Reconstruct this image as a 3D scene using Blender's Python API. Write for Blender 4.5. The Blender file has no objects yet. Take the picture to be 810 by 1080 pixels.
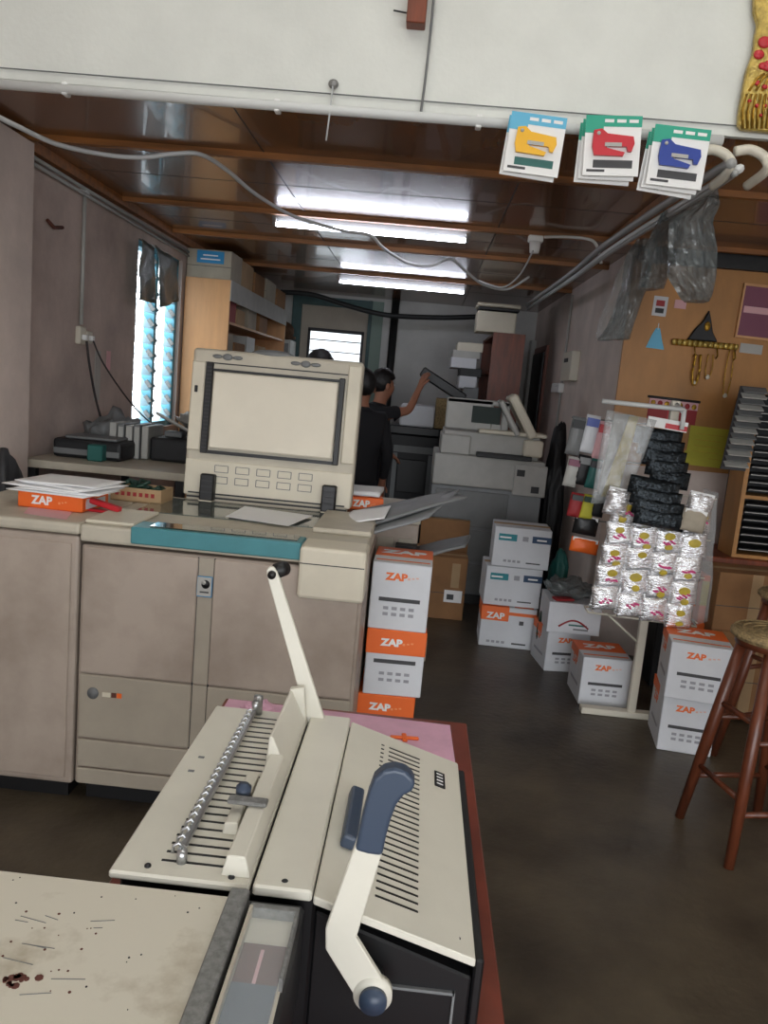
import bpy, bmesh, math, random
from mathutils import Vector, Matrix, Euler, noise
random.seed(7)
C = bpy.context.scene.collection
R = math.radians
PI = math.pi
# ------------------------------------------------------------------ camera
F, H = 850.0, 1.65
def _basis():
    roll = R(5.2)
    dx, dy = 447-405, 409-540
    u = dx*math.cos(roll)+dy*math.sin(roll); v = dx*math.sin(roll)-dy*math.cos(roll)
    yaw = math.asin(u/math.sqrt(u*u+v*v+F*F)); pitch = -math.atan(v/F)
    f = Vector((-math.sin(yaw)*math.cos(pitch), math.cos(yaw)*math.cos(pitch), math.sin(pitch)))
    r0 = Vector((math.cos(yaw), math.sin(yaw), 0)); u0 = r0.cross(f)
    return f, math.cos(roll)*r0+math.sin(roll)*u0, -math.sin(roll)*r0+math.cos(roll)*u0
CF, CR, CU = _basis()
CAM = Vector((0, 0, H))
def ray(x, y): return CF + CR*((x-405)/F) - CU*((y-540)/F)
def at(x, y, Y):            # survey point: photo direction at a known distance into the room
    d = ray(x, y); return CAM + d*(Y/d.y)
def atz(x, y, Z):
    d = ray(x, y); return CAM + d*((Z-H)/d.z)
def atx(x, y, X):
    d = ray(x, y); return CAM + d*(X/d.x)
cd = bpy.data.cameras.new('camera'); cam = bpy.data.objects.new('camera', cd); C.objects.link(cam)
cam.matrix_world = Matrix.Translation(CAM) @ Matrix((CR, CU, -CF)).transposed().to_4x4()
cd.sensor_fit = 'VERTICAL'; cd.sensor_height = 24; cd.lens = 24*F/1080; cd.clip_start = 0.02
bpy.context.scene.camera = cam

# ------------------------------------------------------------------ materials
def lin(c):
    return tuple(((v/255)/12.92 if v/255 <= .04045 else ((v/255+.055)/1.055)**2.4) for v in c)+(1,)
M = {}
def mat(name, col, rough=.6, metal=0, var=0.0, scale=6, bump=0, bscale=60, alpha=1, trans=0, emit=0, col2=None, coat=0, stretch=None, thr=(.35, .7), spec=.5):
    m = bpy.data.materials.new(name); m.use_nodes = True; nt = m.node_tree; N = nt.nodes; L = nt.links
    b = N['Principled BSDF']
    b.inputs['Base Color'].default_value = lin(col); b.inputs['Roughness'].default_value = rough
    b.inputs['Metallic'].default_value = metal; b.inputs['Alpha'].default_value = alpha
    b.inputs['Transmission Weight'].default_value = trans; b.inputs['Coat Weight'].default_value = coat
    b.inputs['Specular IOR Level'].default_value = spec
    if emit:
        b.inputs['Emission Color'].default_value = lin(col); b.inputs['Emission Strength'].default_value = emit
    co = None
    if var or bump or col2:
        tc = N.new('ShaderNodeTexCoord'); mp = N.new('ShaderNodeMapping'); L.new(tc.outputs['Object'], mp.inputs[0])
        if stretch: mp.inputs['Scale'].default_value = stretch
        co = mp.outputs[0]
    if var or col2:
        n = N.new('ShaderNodeTexNoise'); n.inputs['Scale'].default_value = scale; n.inputs['Detail'].default_value = 6; n.inputs['Roughness'].default_value = .6
        L.new(co, n.inputs['Vector'])
        rp = N.new('ShaderNodeValToRGB'); L.new(n.outputs[0], rp.inputs[0])
        c2 = col2 if col2 else tuple(v*(1-var) for v in col)
        rp.color_ramp.elements[0].position = thr[0]; rp.color_ramp.elements[1].position = thr[1]
        rp.color_ramp.elements[0].color = lin(c2); rp.color_ramp.elements[1].color = lin(col)
        L.new(rp.outputs[0], b.inputs['Base Color'])
    if bump:
        n2 = N.new('ShaderNodeTexNoise'); n2.inputs['Scale'].default_value = bscale; n2.inputs['Detail'].default_value = 4
        L.new(co, n2.inputs['Vector'])
        bp = N.new('ShaderNodeBump'); bp.inputs['Strength'].default_value = bump; bp.inputs['Distance'].default_value = .01
        L.new(n2.outputs[0], bp.inputs['Height']); L.new(bp.outputs[0], b.inputs['Normal'])
    M[name] = m; return m
mat('wall_white', (222, 224, 218), .75, var=.07, scale=2.2, bump=.1)
mat('wall_pink', (200, 182, 172), .85, var=.16, scale=2.5, bump=.2, bscale=25)
mat('wall_pale', (222, 206, 196), .85, var=.12, scale=2.5, bump=.15, bscale=25)
mat('sage', (120, 140, 130), .6)
mat('wall_grey', (206, 206, 202), .85, var=.1, scale=2)
mat('floor', (92, 82, 66), .42, var=.45, scale=1.7, bump=.25, bscale=30, col2=(50, 42, 33))
mat('pavement', (150, 148, 140), .9, var=.1)
mat('ceil', (142, 92, 46), .26, var=.35, scale=1.5, col2=(98, 60, 30), stretch=(1, .35, 1), coat=.3)
mat('beam', (166, 106, 50), .5, var=.3, scale=8, stretch=(.4, 3, 3))
mat('plywood', (190, 134, 72), .5, var=.22, scale=3, stretch=(1, 1, .4))
mat('wood_light', (214, 160, 108), .5, var=.12, scale=4, stretch=(2, 2, .3))
mat('wood_red', (134, 66, 40), .45, var=.25, scale=8, stretch=(3, 3, .5))
mat('wood_stool', (106, 54, 32), .35, var=.25, scale=12, stretch=(3, 3, .6))
mat('rattan', (176, 150, 104), .7, var=.35, scale=60, bump=.6, bscale=120)
mat('table_red', (128, 58, 40), .4, var=.2, scale=6)
mat('teal_frame', (54, 88, 88), .55, var=.2, scale=5)
mat('blue_frame', (92, 164, 186), .5, var=.1)
mat('glass', (236, 244, 246), .08, alpha=.14)
mat('frost', (225, 240, 245), .5, alpha=.55)
mat('cream', (196, 188, 170), .5, var=.1, scale=5)
mat('cream2', (214, 206, 186), .5, var=.05, scale=5)
mat('binder', (214, 210, 196), .42, var=.05, scale=4)
mat('beige', (172, 158, 145), .5, col2=(140, 125, 112), scale=2.4, thr=(.28, .58))
mat('beige2', (168, 158, 142), .5, var=.08, scale=4)
mat('pad', (226, 218, 200), .55, var=.04, scale=3)
mat('teal', (70, 138, 146), .4, var=.08)
mat('smoke', (58, 60, 48), .08, var=.3, scale=20, coat=.5)
mat('platen', (92, 98, 92), .06, coat=.5)
mat('black', (14, 14, 16), .45)
mat('black2', (26, 27, 30), .55, var=.3, scale=20)
mat('dark', (44, 44, 46), .6)
mat('greypl', (118, 120, 120), .5, var=.1)
mat('lightgrey', (178, 177, 171), .5, var=.08)
mat('midgrey', (132, 135, 137), .5, var=.1, scale=3)
mat('bluegrey', (54, 66, 84), .4)
mat('metal', (188, 190, 192), .28, metal=.9)
mat('alu', (150, 150, 148), .45, metal=.6, var=.2, scale=120)
mat('white', (232, 232, 230), .6)
mat('paper', (234, 234, 234), .7)
mat('boxwhite', (212, 214, 218), .6, var=.05, scale=4)
mat('orange', (232, 104, 34), .5)
mat('orange_print', (226, 110, 52), .6)
mat('faint_orange', (222, 176, 158), .6)
mat('faint_peach', (238, 150, 96), .6)
mat('tealprint', (34, 128, 138), .6)
mat('navyprint', (38, 66, 98), .6)
mat('darkprint', (64, 64, 66), .6)
mat('greyprint', (150, 150, 156), .6)
mat('carton', (150, 108, 68), .75, var=.12, scale=5)
mat('carton2', (176, 146, 108), .75, var=.1, scale=5)
mat('carton_grey', (170, 160, 142), .75, var=.1, scale=5)
mat('pinksheet', (234, 182, 206), .55, var=.14, scale=5)
mat('pinkpaper', (214, 168, 172), .7)
mat('red', (186, 34, 44), .45)
mat('redbox', (150, 40, 44), .6)
mat('darkgreen', (18, 62, 48), .5, var=.3, scale=15)
mat('green', (34, 96, 90), .5)
mat('conduit', (206, 208, 206), .5)
mat('conduit_grey', (158, 158, 156), .5)
mat('cable_grey', (184, 186, 186), .5)
mat('cable_dark', (46, 40, 40), .6)
mat('switch', (206, 200, 184), .4)
mat('gold', (206, 160, 58), .3, metal=.7, bump=.6, bscale=90, var=.3, scale=30)
mat('goldfoil', (220, 190, 100), .3, metal=.4, bump=.6, bscale=60, var=.3, scale=30)
mat('foil', (250, 250, 252), .24, metal=.8, bump=.9, bscale=38, stretch=(1, 1, 3))
mat('sheet_dark', (88, 94, 90), .35, bump=.5, bscale=25)
mat('foil_dark', (44, 50, 54), .16, metal=.7, bump=.9, bscale=60)
mat('yellow', (206, 196, 40), .6)
mat('mustard', (200, 176, 52), .5, var=.15, scale=20)
mat('magenta', (204, 60, 120), .5)
mat('notice', (190, 184, 60), .7, var=.08)
mat('blue', (36, 62, 150), .4)
mat('bluelabel', (40, 134, 186), .5)
mat('skyblue', (96, 178, 212), .5)
mat('mint', (40, 160, 132), .5)
mat('gunyellow', (238, 180, 34), .4)
mat('gunred', (196, 34, 48), .4)
mat('plastic_clear', (196, 200, 200), .15, alpha=.30, bump=.8, bscale=25, spec=1)
mat('plastic_dark', (112, 118, 118), .22, alpha=.62, bump=.8, bscale=25, spec=1)
mat('purple', (118, 62, 84), .5)
mat('bag_black', (20, 20, 22), .5, bump=.5, bscale=15)
mat('skin', (152, 102, 78), .6)
mat('hair', (16, 14, 14), .5, bump=.4, bscale=80)
mat('shirt_black', (22, 22, 26), .85)
mat('shirt_maroon', (52, 26, 28), .85)
mat('trousers', (28, 28, 34), .85)
mat('brownhat', (96, 66, 40), .9, var=.3, scale=40, bump=.5)
mat('screen', (40, 52, 48), .7)
mat('tube', (236, 240, 255), .5, emit=16)
mat('fill_diffuser', (255, 252, 246), .5, emit=8.5)  # glow of the added, unseen front shop fittings
mat('dirtcream', (204, 198, 182), .45, col2=(172, 162, 142), scale=7, thr=(.3, .42))
mat('rust', (92, 50, 40), .8)
mat('hose', (24, 26, 26), .6)

# ------------------------------------------------------------------ builders
class MB:
    def __init__(s): s.bm = bmesh.new(); s.mats = []
    def mi(s, m):
        m = M[m] if isinstance(m, str) else m
        if m not in s.mats: s.mats.append(m)
        return s.mats.index(m)
    def add(s, src, m, T=None, smooth=False):
        i = s.mi(m); mp = {}
        for v in src.verts: mp[v] = s.bm.verts.new(T @ v.co if T else v.co)
        for f in src.faces:
            try: g = s.bm.faces.new([mp[v] for v in f.verts])
            except ValueError: continue
            g.material_index = i; g.smooth = smooth
        src.free(); return s
    def box(s, c, d, m, r=(0, 0, 0), bev=0.0, seg=1):
        b = bmesh.new(); bmesh.ops.create_cube(b, size=1)
        for v in b.verts: v.co = Vector((v.co.x*d[0], v.co.y*d[1], v.co.z*d[2]))
        bv = min(bev, min(d)*.45)
        if bv > 0: bmesh.ops.bevel(b, geom=b.edges[:], offset=bv, segments=seg, affect='EDGES', profile=.5)
        return s.add(b, m, Matrix.Translation(c) @ Euler(r).to_matrix().to_4x4(), False)
    def b2(s, lo, hi, m, bev=0.0, seg=1):
        return s.box([(a+b)/2 for a, b in zip(lo, hi)], [b-a for a, b in zip(lo, hi)], m, bev=bev, seg=seg)
    def cyl(s, c, r, h, m, r2=None, rot=(0, 0, 0), n=24, bev=0):
        b = bmesh.new(); bmesh.ops.create_cone(b, cap_ends=True, segments=n, radius1=r, radius2=r if r2 is None else r2, depth=h)
        if bev: bmesh.ops.bevel(b, geom=[e for e in b.edges if len(e.link_faces) == 2 and e.calc_face_angle() > 1], offset=bev, segments=2, affect='EDGES')
        return s.add(b, m, Matrix.Translation(c) @ Euler(rot).to_matrix().to_4x4(), n > 8)
    def ball(s, c, d, m, rot=(0, 0, 0), n=20):
        b = bmesh.new(); bmesh.ops.create_uvsphere(b, u_segments=n, v_segments=max(6, n//2), radius=1)
        T = Matrix.Translation(c) @ Euler(rot).to_matrix().to_4x4() @ Matrix.Diagonal((d[0], d[1], d[2], 1))
        return s.add(b, m, T, True)
    def tube(s, pts, r, m, n=8, cap=True):
        pts = [Vector(p) for p in pts]; b = bmesh.new(); rings = []; rr = r if hasattr(r, '__len__') else [r]*len(pts)
        up = Vector((0, 0, 1))
        for i, p in enumerate(pts):
            t = (pts[min(i+1, len(pts)-1)]-pts[max(i-1, 0)]).normalized()
            a = t.cross(up)
            if a.length < .05: a = t.cross(Vector((1, 0, 0)))
            a.normalize(); bb = a.cross(t)
            rings.append([b.verts.new(p+(a*math.cos(k*2*PI/n)+bb*math.sin(k*2*PI/n))*rr[i]) for k in range(n)])
        for i in range(len(rings)-1):
            for k in range(n):
                b.faces.new([rings[i][k], rings[i][(k+1) % n], rings[i+1][(k+1) % n], rings[i+1][k]])
        if cap:
            b.faces.new(rings[0][::-1]); b.faces.new(rings[-1])
        return s.add(b, m, None, True)
    def prism(s, pts, vec, m, T=None, bev=0):     # closed outline extruded by vec
        b = bmesh.new(); vec = Vector(vec)
        a = [b.verts.new(p) for p in pts]; c = [b.verts.new(Vector(p)+vec) for p in pts]
        b.faces.new(a); b.faces.new(c[::-1]); n = len(pts)
        for i in range(n): b.faces.new([a[i], c[i], c[(i+1) % n], a[(i+1) % n]])
        bmesh.ops.recalc_face_normals(b, faces=b.faces[:])
        if bev: bmesh.ops.bevel(b, geom=b.edges[:], offset=bev, segments=1, affect='EDGES')
        return s.add(b, m, T)
    def sheet(s, a, b_, c, d, m, nx=12, ny=12, amp=0.0, th=.002, fr=6, seed=0):
        a, b_, c, d = map(Vector, (a, b_, c, d)); b = bmesh.new(); g = []
        nn = (b_-a).cross(d-a).normalized()
        for j in range(ny+1):
            row = []
            for i in range(nx+1):
                u, v = i/nx, j/ny
                p = (a*(1-u)+b_*u)*(1-v)+(d*(1-u)+c*u)*v
                p = p+nn*amp*noise.noise(p*fr+Vector((seed, seed*2, 0)))*2
                row.append(p)
            g.append(row)
        f_ = [[b.verts.new(p) for p in r] for r in g]; k_ = [[b.verts.new(p-nn*th) for p in r] for r in g]
        for j in range(ny):
            for i in range(nx):
                b.faces.new([f_[j][i], f_[j][i+1], f_[j+1][i+1], f_[j+1][i]])
                b.faces.new([k_[j][i], k_[j+1][i], k_[j+1][i+1], k_[j][i+1]])
        def side(A, B):
            for i in range(len(A)-1): b.faces.new([A[i], B[i], B[i+1], A[i+1]])
        side(f_[0], k_[0]); side(f_[-1][::-1], k_[-1][::-1])
        side([r[0] for r in f_][::-1], [r[0] for r in k_][::-1]); side([r[-1] for r in f_], [r[-1] for r in k_])
        return s.add(b, m, None, amp > 0)
    def text(s, body, size, m, T, ext=.0004, bold=0, align='CENTER'):
        cu = bpy.data.curves.new('t', 'FONT'); cu.body = body; cu.size = size; cu.extrude = ext; cu.offset = bold
        cu.align_x = align; cu.align_y = 'CENTER'; cu.resolution_u = 2
        o = bpy.data.objects.new('t', cu); C.objects.link(o); dg = bpy.context.evaluated_depsgraph_get()
        me = bpy.data.meshes.new_from_object(o.evaluated_get(dg)); b = bmesh.new(); b.from_mesh(me)
        bpy.data.objects.remove(o); bpy.data.curves.remove(cu); bpy.data.meshes.remove(me)
        return s.add(b, m, T)
    def build(s, name, parent=None, label=None, T=None):
        me = bpy.data.meshes.new(name)
        if T: bmesh.ops.transform(s.bm, matrix=T, verts=s.bm.verts)
        bmesh.ops.recalc_face_normals(s.bm, faces=s.bm.faces[:])
        s.bm.to_mesh(me); s.bm.free()
        for m in s.mats: me.materials.append(m)
        o = bpy.data.objects.new(name, me); C.objects.link(o)
        if parent: o.parent = parent
        if label: o['label'] = label
        return o
def tag(o, label, cat, group=None, kind=None):
    o['label'] = label; o['category'] = cat
    if group: o['group'] = group
    if kind: o['kind'] = kind
    return o
def thing(name, label, cat, loc=(0, 0, 0), rz=0, group=None):
    o = bpy.data.objects.new(name, None); C.objects.link(o); o.location = loc; o.rotation_euler = (0, 0, rz)
    return tag(o, label, cat, group)
def struct(mb, name, label=None):
    o = mb.build(name); o['kind'] = 'structure'
    if label: o['label'] = label
    return o
def copy_tree(o, parent=None):
    c = o.copy(); C.objects.link(c)
    if parent: c.parent = parent; c.matrix_parent_inverse = o.matrix_parent_inverse
    for ch in [q for q in bpy.data.objects if q.parent == o and q is not c]: copy_tree(ch, c)
    return c
def centre(o):               # move a one-mesh thing's origin to the middle of its base
    me = o.data; xs = [v.co for v in me.vertices]
    c = Vector(((min(v.x for v in xs)+max(v.x for v in xs))/2, (min(v.y for v in xs)+max(v.y for v in xs))/2, min(v.z for v in xs)))
    me.transform(Matrix.Translation(-c)); o.location = o.location+c; return o
FX = Euler((PI/2, 0, 0)).to_matrix().to_4x4()      # lettering that faces the shopfront (-Y)
def face(x, y, z, rz=0): return Matrix.Translation((x, y, z)) @ Matrix.Rotation(rz, 4, 'Z') @ FX

# ------------------------------------------------------------------ the setting
X0, X1, XE, YB, ZC, ZU = -2.0, 1.25, 3.6, 9.8, 2.64, 4.0
struct(MB().b2((X0-.12, -2.6, -.1), (XE+.1, YB+.1, 0), 'floor'), 'floor', 'dark brown stained concrete floor')
struct(MB().b2((-9, -12, -.14), (11, -2.6, -.04), 'pavement'), 'ground', 'pavement outside')
W0, W1, WZ0, WZ1 = 5.54, 6.54, 1.17, 2.47
w = MB()
w.b2((X0-.12, -2.6, 0), (X0, W0, ZU), 'wall_pink').b2((X0-.12, W1, 0), (X0, YB+.1, ZU), 'wall_pink')
w.b2((X0-.12, W0, 0), (X0, W1, WZ0), 'wall_pink').b2((X0-.12, W0, WZ1), (X0, W1, ZU), 'wall_pink')
struct(w, 'wall_left')
struct(MB().b2((X0, 2.9, 0), (-1.9, 3.86, 2.6), 'wall_pale'), 'trim_1', 'pale plastered pillar standing against the left wall')
struct(MB().b2((X1, 5.3, 0), (X1+.1, YB, ZC), 'wall_pale'), 'wall_right')
struct(MB().b2((X1+.1, 5.3, 0), (XE, 5.4, ZC), 'wall_pale'), 'wall_alcove')
p = MB().b2((X1-.02, 5.27, 1.28), (2.55, 5.298, 2.56), 'plywood')
struct(p, 'trim_2', 'orange plywood panelling on the upper alcove wall')
struct(MB().b2((XE, -2.6, 0), (XE+.1, 5.4, ZU), 'wall_pale'), 'wall_side')
w = MB().b2((X0, YB, 0), (-1.62, YB+.1, ZC), 'wall_grey').b2((-.56, YB, 0), (X1+.1, YB+.1, ZC), 'wall_grey').b2((-1.62, YB, 2.6), (-.56, YB+.1, ZC), 'wall_grey')
struct(w, 'wall_back')
struct(MB().b2((X0, 2.98, 2.592), (XE, 3.005, ZU), 'wall_white').b2((X0, 2.972, 2.625), (XE, 2.981, 2.627), 'greypl'), 'wall_upper', 'white panelled wall above the ceiling edge')
c = MB().b2((X0, 3.005, ZC), (XE, YB+.1, ZC+.05), 'ceil')
for y in (4.45, 5.6, 7.0, 8.4): c.b2((X0, y, ZC-.001), (XE, y+.006, ZC), 'dark')
for x in (-.83, .35): c.b2((x, 3.1, ZC-.001), (x+.006, YB, ZC), 'dark')
struct(c, 'ceiling', 'varnished brown plywood ceiling of the back room')
struct(MB().b2((X0, -2.6, ZU), (XE, 3.1, ZU+.1), 'wall_white'), 'ceiling_front')
struct(MB().b2((X0, -2.7, 2.9), (XE, -2.6, ZU), 'wall_white').b2((X0, -2.7, 0), (X0+.3, -2.6, 2.9), 'wall_white').b2((XE-.3, -2.7, 0), (XE, -2.6, 2.9), 'wall_white'), 'wall_front')
for i, y in enumerate((3.86, 5.11, 6.12, 7.6)):
    struct(MB().b2((X0, y-.02, ZC-.028), (XE if y < 5.2 else X1, y+.02, ZC), 'beam'), 'trim_%d' % (3+i), 'wooden ceiling batten')
struct(MB().b2((1.02, 3.1, ZC-.035), (1.1, 5.3, ZC), 'beam'), 'trim_7', 'wooden ceiling batten running towards the back')
struct(MB().b2((X0, 3.86, ZC-.05), (X0+.05, YB, ZC), 'beam'), 'trim_8', 'wooden cornice on the left wall')
struct(MB().b2((X1, 5.22, 2.54), (XE, 5.3, ZC), 'black2'), 'trim_9', 'dark beam above the plywood')
# back door with teal frame
f = thing('door_1', 'pale back door with a barred window in a teal frame', 'door', (-1.09, YB, 0)); f['kind'] = 'structure'
del f['category']
fr = MB()
fr.b2((-.55, -.05, 0), (-.44, .05, 2.6), 'teal_frame').b2((.36, -.05, 0), (.53, .05, 2.6), 'sage').b2((-.44, -.05, 2.5), (.36, .05, 2.6), 'teal_frame')
fr.b2((.36, -.08, 0), (.4, -.05, 2.6), 'teal_frame')
fr.build('frame', f)
dl = MB()
dl.b2((-.44, 0, 0), (-.33, .05, 2.5), 'beige2').b2((.3, 0, 0), (.36, .05, 2.5), 'beige2').b2((-.33, 0, 0), (.3, .05, 1.72), 'beige2').b2((-.33, 0, 2.22), (.3, .05, 2.5), 'beige2')
dl.b2((-.35, -.02, 2.2), (.32, .0, 2.24), 'dark').b2((-.35, -.02, 1.7), (-.32, .0, 2.22), 'dark').b2((.29, -.02, 1.7), (.32, .0, 2.22), 'dark')
dl.build('door_leaf', f)
gl = MB().b2((-.33, .03, 1.72), (.3, .036, 2.22), 'frost')
for z in (1.84, 1.97, 2.1): gl.b2((-.33, .01, z), (.3, .02, z+.012), 'dark')
gl.build('window_pane', f, 'bright pane behind thin horizontal bars')
d = MB().b2((X1-.03, 8.55, 0), (X1, 9.45, 2.2), 'wood_red').b2((X1-.05, 8.62, 0), (X1-.03, 9.38, 2.13), 'black2')
struct(d, 'door_2', 'dark doorway in the right wall')
# louvre window
wn = MB()
for y in (W0, 6.01, W1-.05): wn.b2((X0-.11, y, WZ0), (X0-.03, y+.05, WZ1), 'blue_frame')
wn.b2((X0-.11, W0, WZ0), (X0-.03, W1, WZ0+.04), 'blue_frame').b2((X0-.11, W0, WZ1-.04), (X0-.03, W1, WZ1), 'blue_frame')
for k in range(11):
    z = WZ0+.1+k*.112
    for ya, yb in ((W0+.05, 6.01), (6.06, W1-.05)):
        wn.box((X0-.07, (ya+yb)/2, z), (.004, yb-ya, .115), 'frost', (0, R(-38), 0))
        wn.box((X0-.05, ya+.012, z), (.06, .012, .03), 'alu', (0, R(50), 0)).box((X0-.05, yb-.012, z), (.06, .012, .03), 'alu', (0, R(50), 0))
struct(wn, 'window_1', 'louvred glass window with pale blue frame')

# ------------------------------------------------------------------ overhead things
def lamp(x, y, label):
    t = thing('fluorescent_light', label, 'ceiling light', (x, y, ZC), R(1.2), 'fluorescent tubes on the back ceiling')
    MB().b2((-.62, .0, -.05), (.62, .05, 0), 'greypl', bev=.004).build('batten', t)
    tb = MB().cyl((0, -.03, -.075), .014, 1.17, 'tube', rot=(0, PI/2, 0), n=12).build('tube', t)
    for s in (-1, 1): MB().box((s*.598, -.02, -.06), (.022, .06, .05), 'greypl', bev=.004).build('tube_holder', t)
    return t
a = (at(288, 237, 5.2)+at(495, 256, 5.2))/2; lamp(a.x, 5.2, 'long fluorescent tube light nearer to the camera, right behind the crossing grey cable')
a = (at(358, 300, 7.9)+at(490, 309, 7.9))/2; lamp(a.x, 7.85, 'shorter-looking fluorescent tube light further back near the teal door')
def smooth_path(pts, n=6):
    out = []; P = [pts[0]]+list(pts)+[pts[-1]]
    for i in range(1, len(P)-2):
        for k in range(n):
            t = k/n; p0, p1, p2, p3 = P[i-1], P[i], P[i+1], P[i+2]
            out.append(.5*((2*p1)+(p2-p0)*t+(2*p0-5*p1+4*p2-p3)*t*t+(3*p1-p0-3*p2+p3)*t**3))
    out.append(P[-2]); return out
def cable(name, pts, r, m, label, cat='cable', n=8, group=None):
    o = MB().tube(smooth_path([Vector(p) for p in pts]), r, m, n=n).build(name); tag(o, label, cat, group); return o
cb = MB().tube([(-1.98, 2.955, 2.565), (.93, 2.955, 2.568)], .017, 'conduit', n=12)
for x in (-1.35, -.6, .1, .75): cb.box((x, 2.965, 2.567), (.02, .04, .042), 'white', bev=.003)
tag(cb.build('conduit'), 'long white conduit along the bottom edge of the white upper wall', 'conduit')
cable('cable', [at(-12, 118, 2.86), at(20, 134, 3.0), at(60, 152, 3.2), at(110, 163, 3.4), at(150, 166, 3.5), at(185, 162, 3.55), at(212, 163, 3.6), at(240, 180, 3.8), at(270, 205, 4.1), at(310, 228, 4.6),
       at(360, 243, 4.95), at(390, 248, 5.05), at(405, 262, 5.1), at(430, 277, 5.3), at(455, 280, 5.5), at(475, 273, 5.7), at(490, 285, 5.9), at(510, 300, 6.1), at(535, 305, 6.3), at(558, 292, 6.2)],
      .0095, 'cable_grey', 'grey cable sagging diagonally under the brown ceiling and across the front tube light')
for i, (dx, dz, r) in enumerate(((0, 0, .017), (.045, .0, .015), (.022, -.05, .011))):
    pa = [at(772, 172+i*5, 2.92), at(740, 190+i*7, 3.25), at(640, 257+i*5, 4.7), at(600, 290+i*3, 5.9), at(566, 314+i*2, 7.4), at(556, 322+i*2, 8.6)]
    for q in pa: q.x += dx*.6
    cable('conduit', pa, r, ('conduit_grey', 'conduit', 'conduit_grey')[i], ('upper thick grey conduit running to the back along the right wall top', 'pale conduit in the middle of the bundle along the right wall top', 'thin lower conduit of the bundle along the right wall top')[i], 'conduit', group='conduits along the right wall top')
for px, lb in ((752, 'white curved conduit bend at the right end of the long conduit'), (790, 'cream curved conduit bend at the right picture edge under the gold ornament')):
    a = at(px-15, 160, 2.95); o = MB().tube(smooth_path([a, a+Vector((.05, 0, .01)), a+Vector((.10, 0, -.01)), a+Vector((.115, 0, -.05)), a+Vector((.1, .12, -.075))]), .017, 'switch', n=10).build('conduit_bend'); tag(o, lb, 'conduit')
a = at(566, 258, 5.0)
t = thing('lamp_holder', 'small white lamp holder hanging from a ceiling batten', 'lamp holder', (a.x, 5.09, ZC-.028))
MB().box((0, 0, -.02), (.09, .05, .04), 'white', bev=.006).build('mounting_block', t)
MB().cyl((0, -.01, -.07), .028, .065, 'white', r2=.036, n=16).build('socket', t)
cable('cable', [at(574, 250, 5.05), at(600, 250, 5.05), at(625, 254, 5.05), at(632, 268, 5.05), at(634, 278, 5.05)], .009, 'conduit', 'short white cable from the lamp holder to the right')
cable('cable', [at(562, 265, 5.05), at(548, 290, 5.4), at(530, 303, 5.7), at(505, 296, 5.8)], .006, 'cable_grey', 'thin grey cable dropping left from the lamp holder')
t = thing('ceiling_hook', 'rusty hook with a wire hanging on the white upper wall', 'hook', at(352, 90, 2.97))
MB().ball((0, -.012, 0), (.018, .014, .016), 'alu').build('hook_head', t)
MB().tube([(0, -.02, 0), (-.002, -.025, -.08), (-.008, -.03, -.19)], .003, 'cable_grey').build('wire', t)
cable('cord', [at(458, -8, 2.96), at(455, 25, 2.96), at(449, 80, 2.96), at(444, 118, 2.96)], .0045, 'greypl', 'thin grey cord hanging down the white upper wall', 'cord')
a = at(437, 25, 2.93)
t = thing('wooden_bracket', 'brown wooden bracket end at the top of the white wall', 'bracket', a)
MB().b2((-.028, -.01, 0), (.036, .05, .3), 'wood_red', bev=.003).build('block', t)
MB().tube([(-.03, .02, .04), (-.075, .02, .045)], .003, 'dark').build('nail', t)

for lx, ly in ((-.7, .6), (1.1, .6), (-.7, 2.0), (1.1, 2.0)):  # unseen fittings, added so that upper surfaces get light from above
    t = thing('fluorescent_light', 'unseen batten light added on the high front shop ceiling as fill from above', 'ceiling light', (lx, ly, ZU), 0, 'added front shop fill lights')
    MB().b2((-.62, -.09, -.06), (.62, .09, 0), 'white', bev=.004).build('housing', t)
    MB().b2((-.6, -.07, -.075), (.6, .07, -.061), 'fill_diffuser').build('fill_diffuser', t)
# gold ornament top right
oY = 2.94
t = thing('gold_ornament', 'gold foil hanging ornament with a red flower, cut off by the right picture edge', 'ornament', at(800, 137, oY))
og = t.location.copy()
oq = lambda x, y, dy=0: at(x, y, oY)-og+Vector((0, dy, 0))
o = MB(); o.prism([oq(*p_) for p_ in ((796, -20), (796, 12), (800, 24), (797, 38), (795, 55), (788, 74), (784, 95), (780, 118), (779, 130), (783, 136), (812, 139), (838, 141), (852, 60), (850, -20))], (0, .025, 0), 'goldfoil', bev=.004)
for k in range(9): o.tube([oq(783+k*5, 136, -.004), oq(782+k*5.5, 118, -.008), oq(787+k*5, 100, -.004)], .0045, 'gold', n=6)
for k in range(7): o.tube([oq(790+k*7, 96, -.002), oq(797+k*6, 84, -.008), oq(806+k*5, 78, -.002)], .0045, 'gold', n=6)
o.build('foil_body', t)
for (x, y, r) in ((806, 45, .022), (800, 58, .018), (810, 70, .02), (818, 55, .026), (804, 70, .014), (798, 88, .010), (806, 92, .010), (790, 107, .007), (798, 112, .008), (806, 112, .008), (802, 122, .006), (812, 104, .01)):
    MB().ball(oq(x, y, -.004), (r, .006, r*.85), 'red', n=12).build('red_flower', t)

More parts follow.
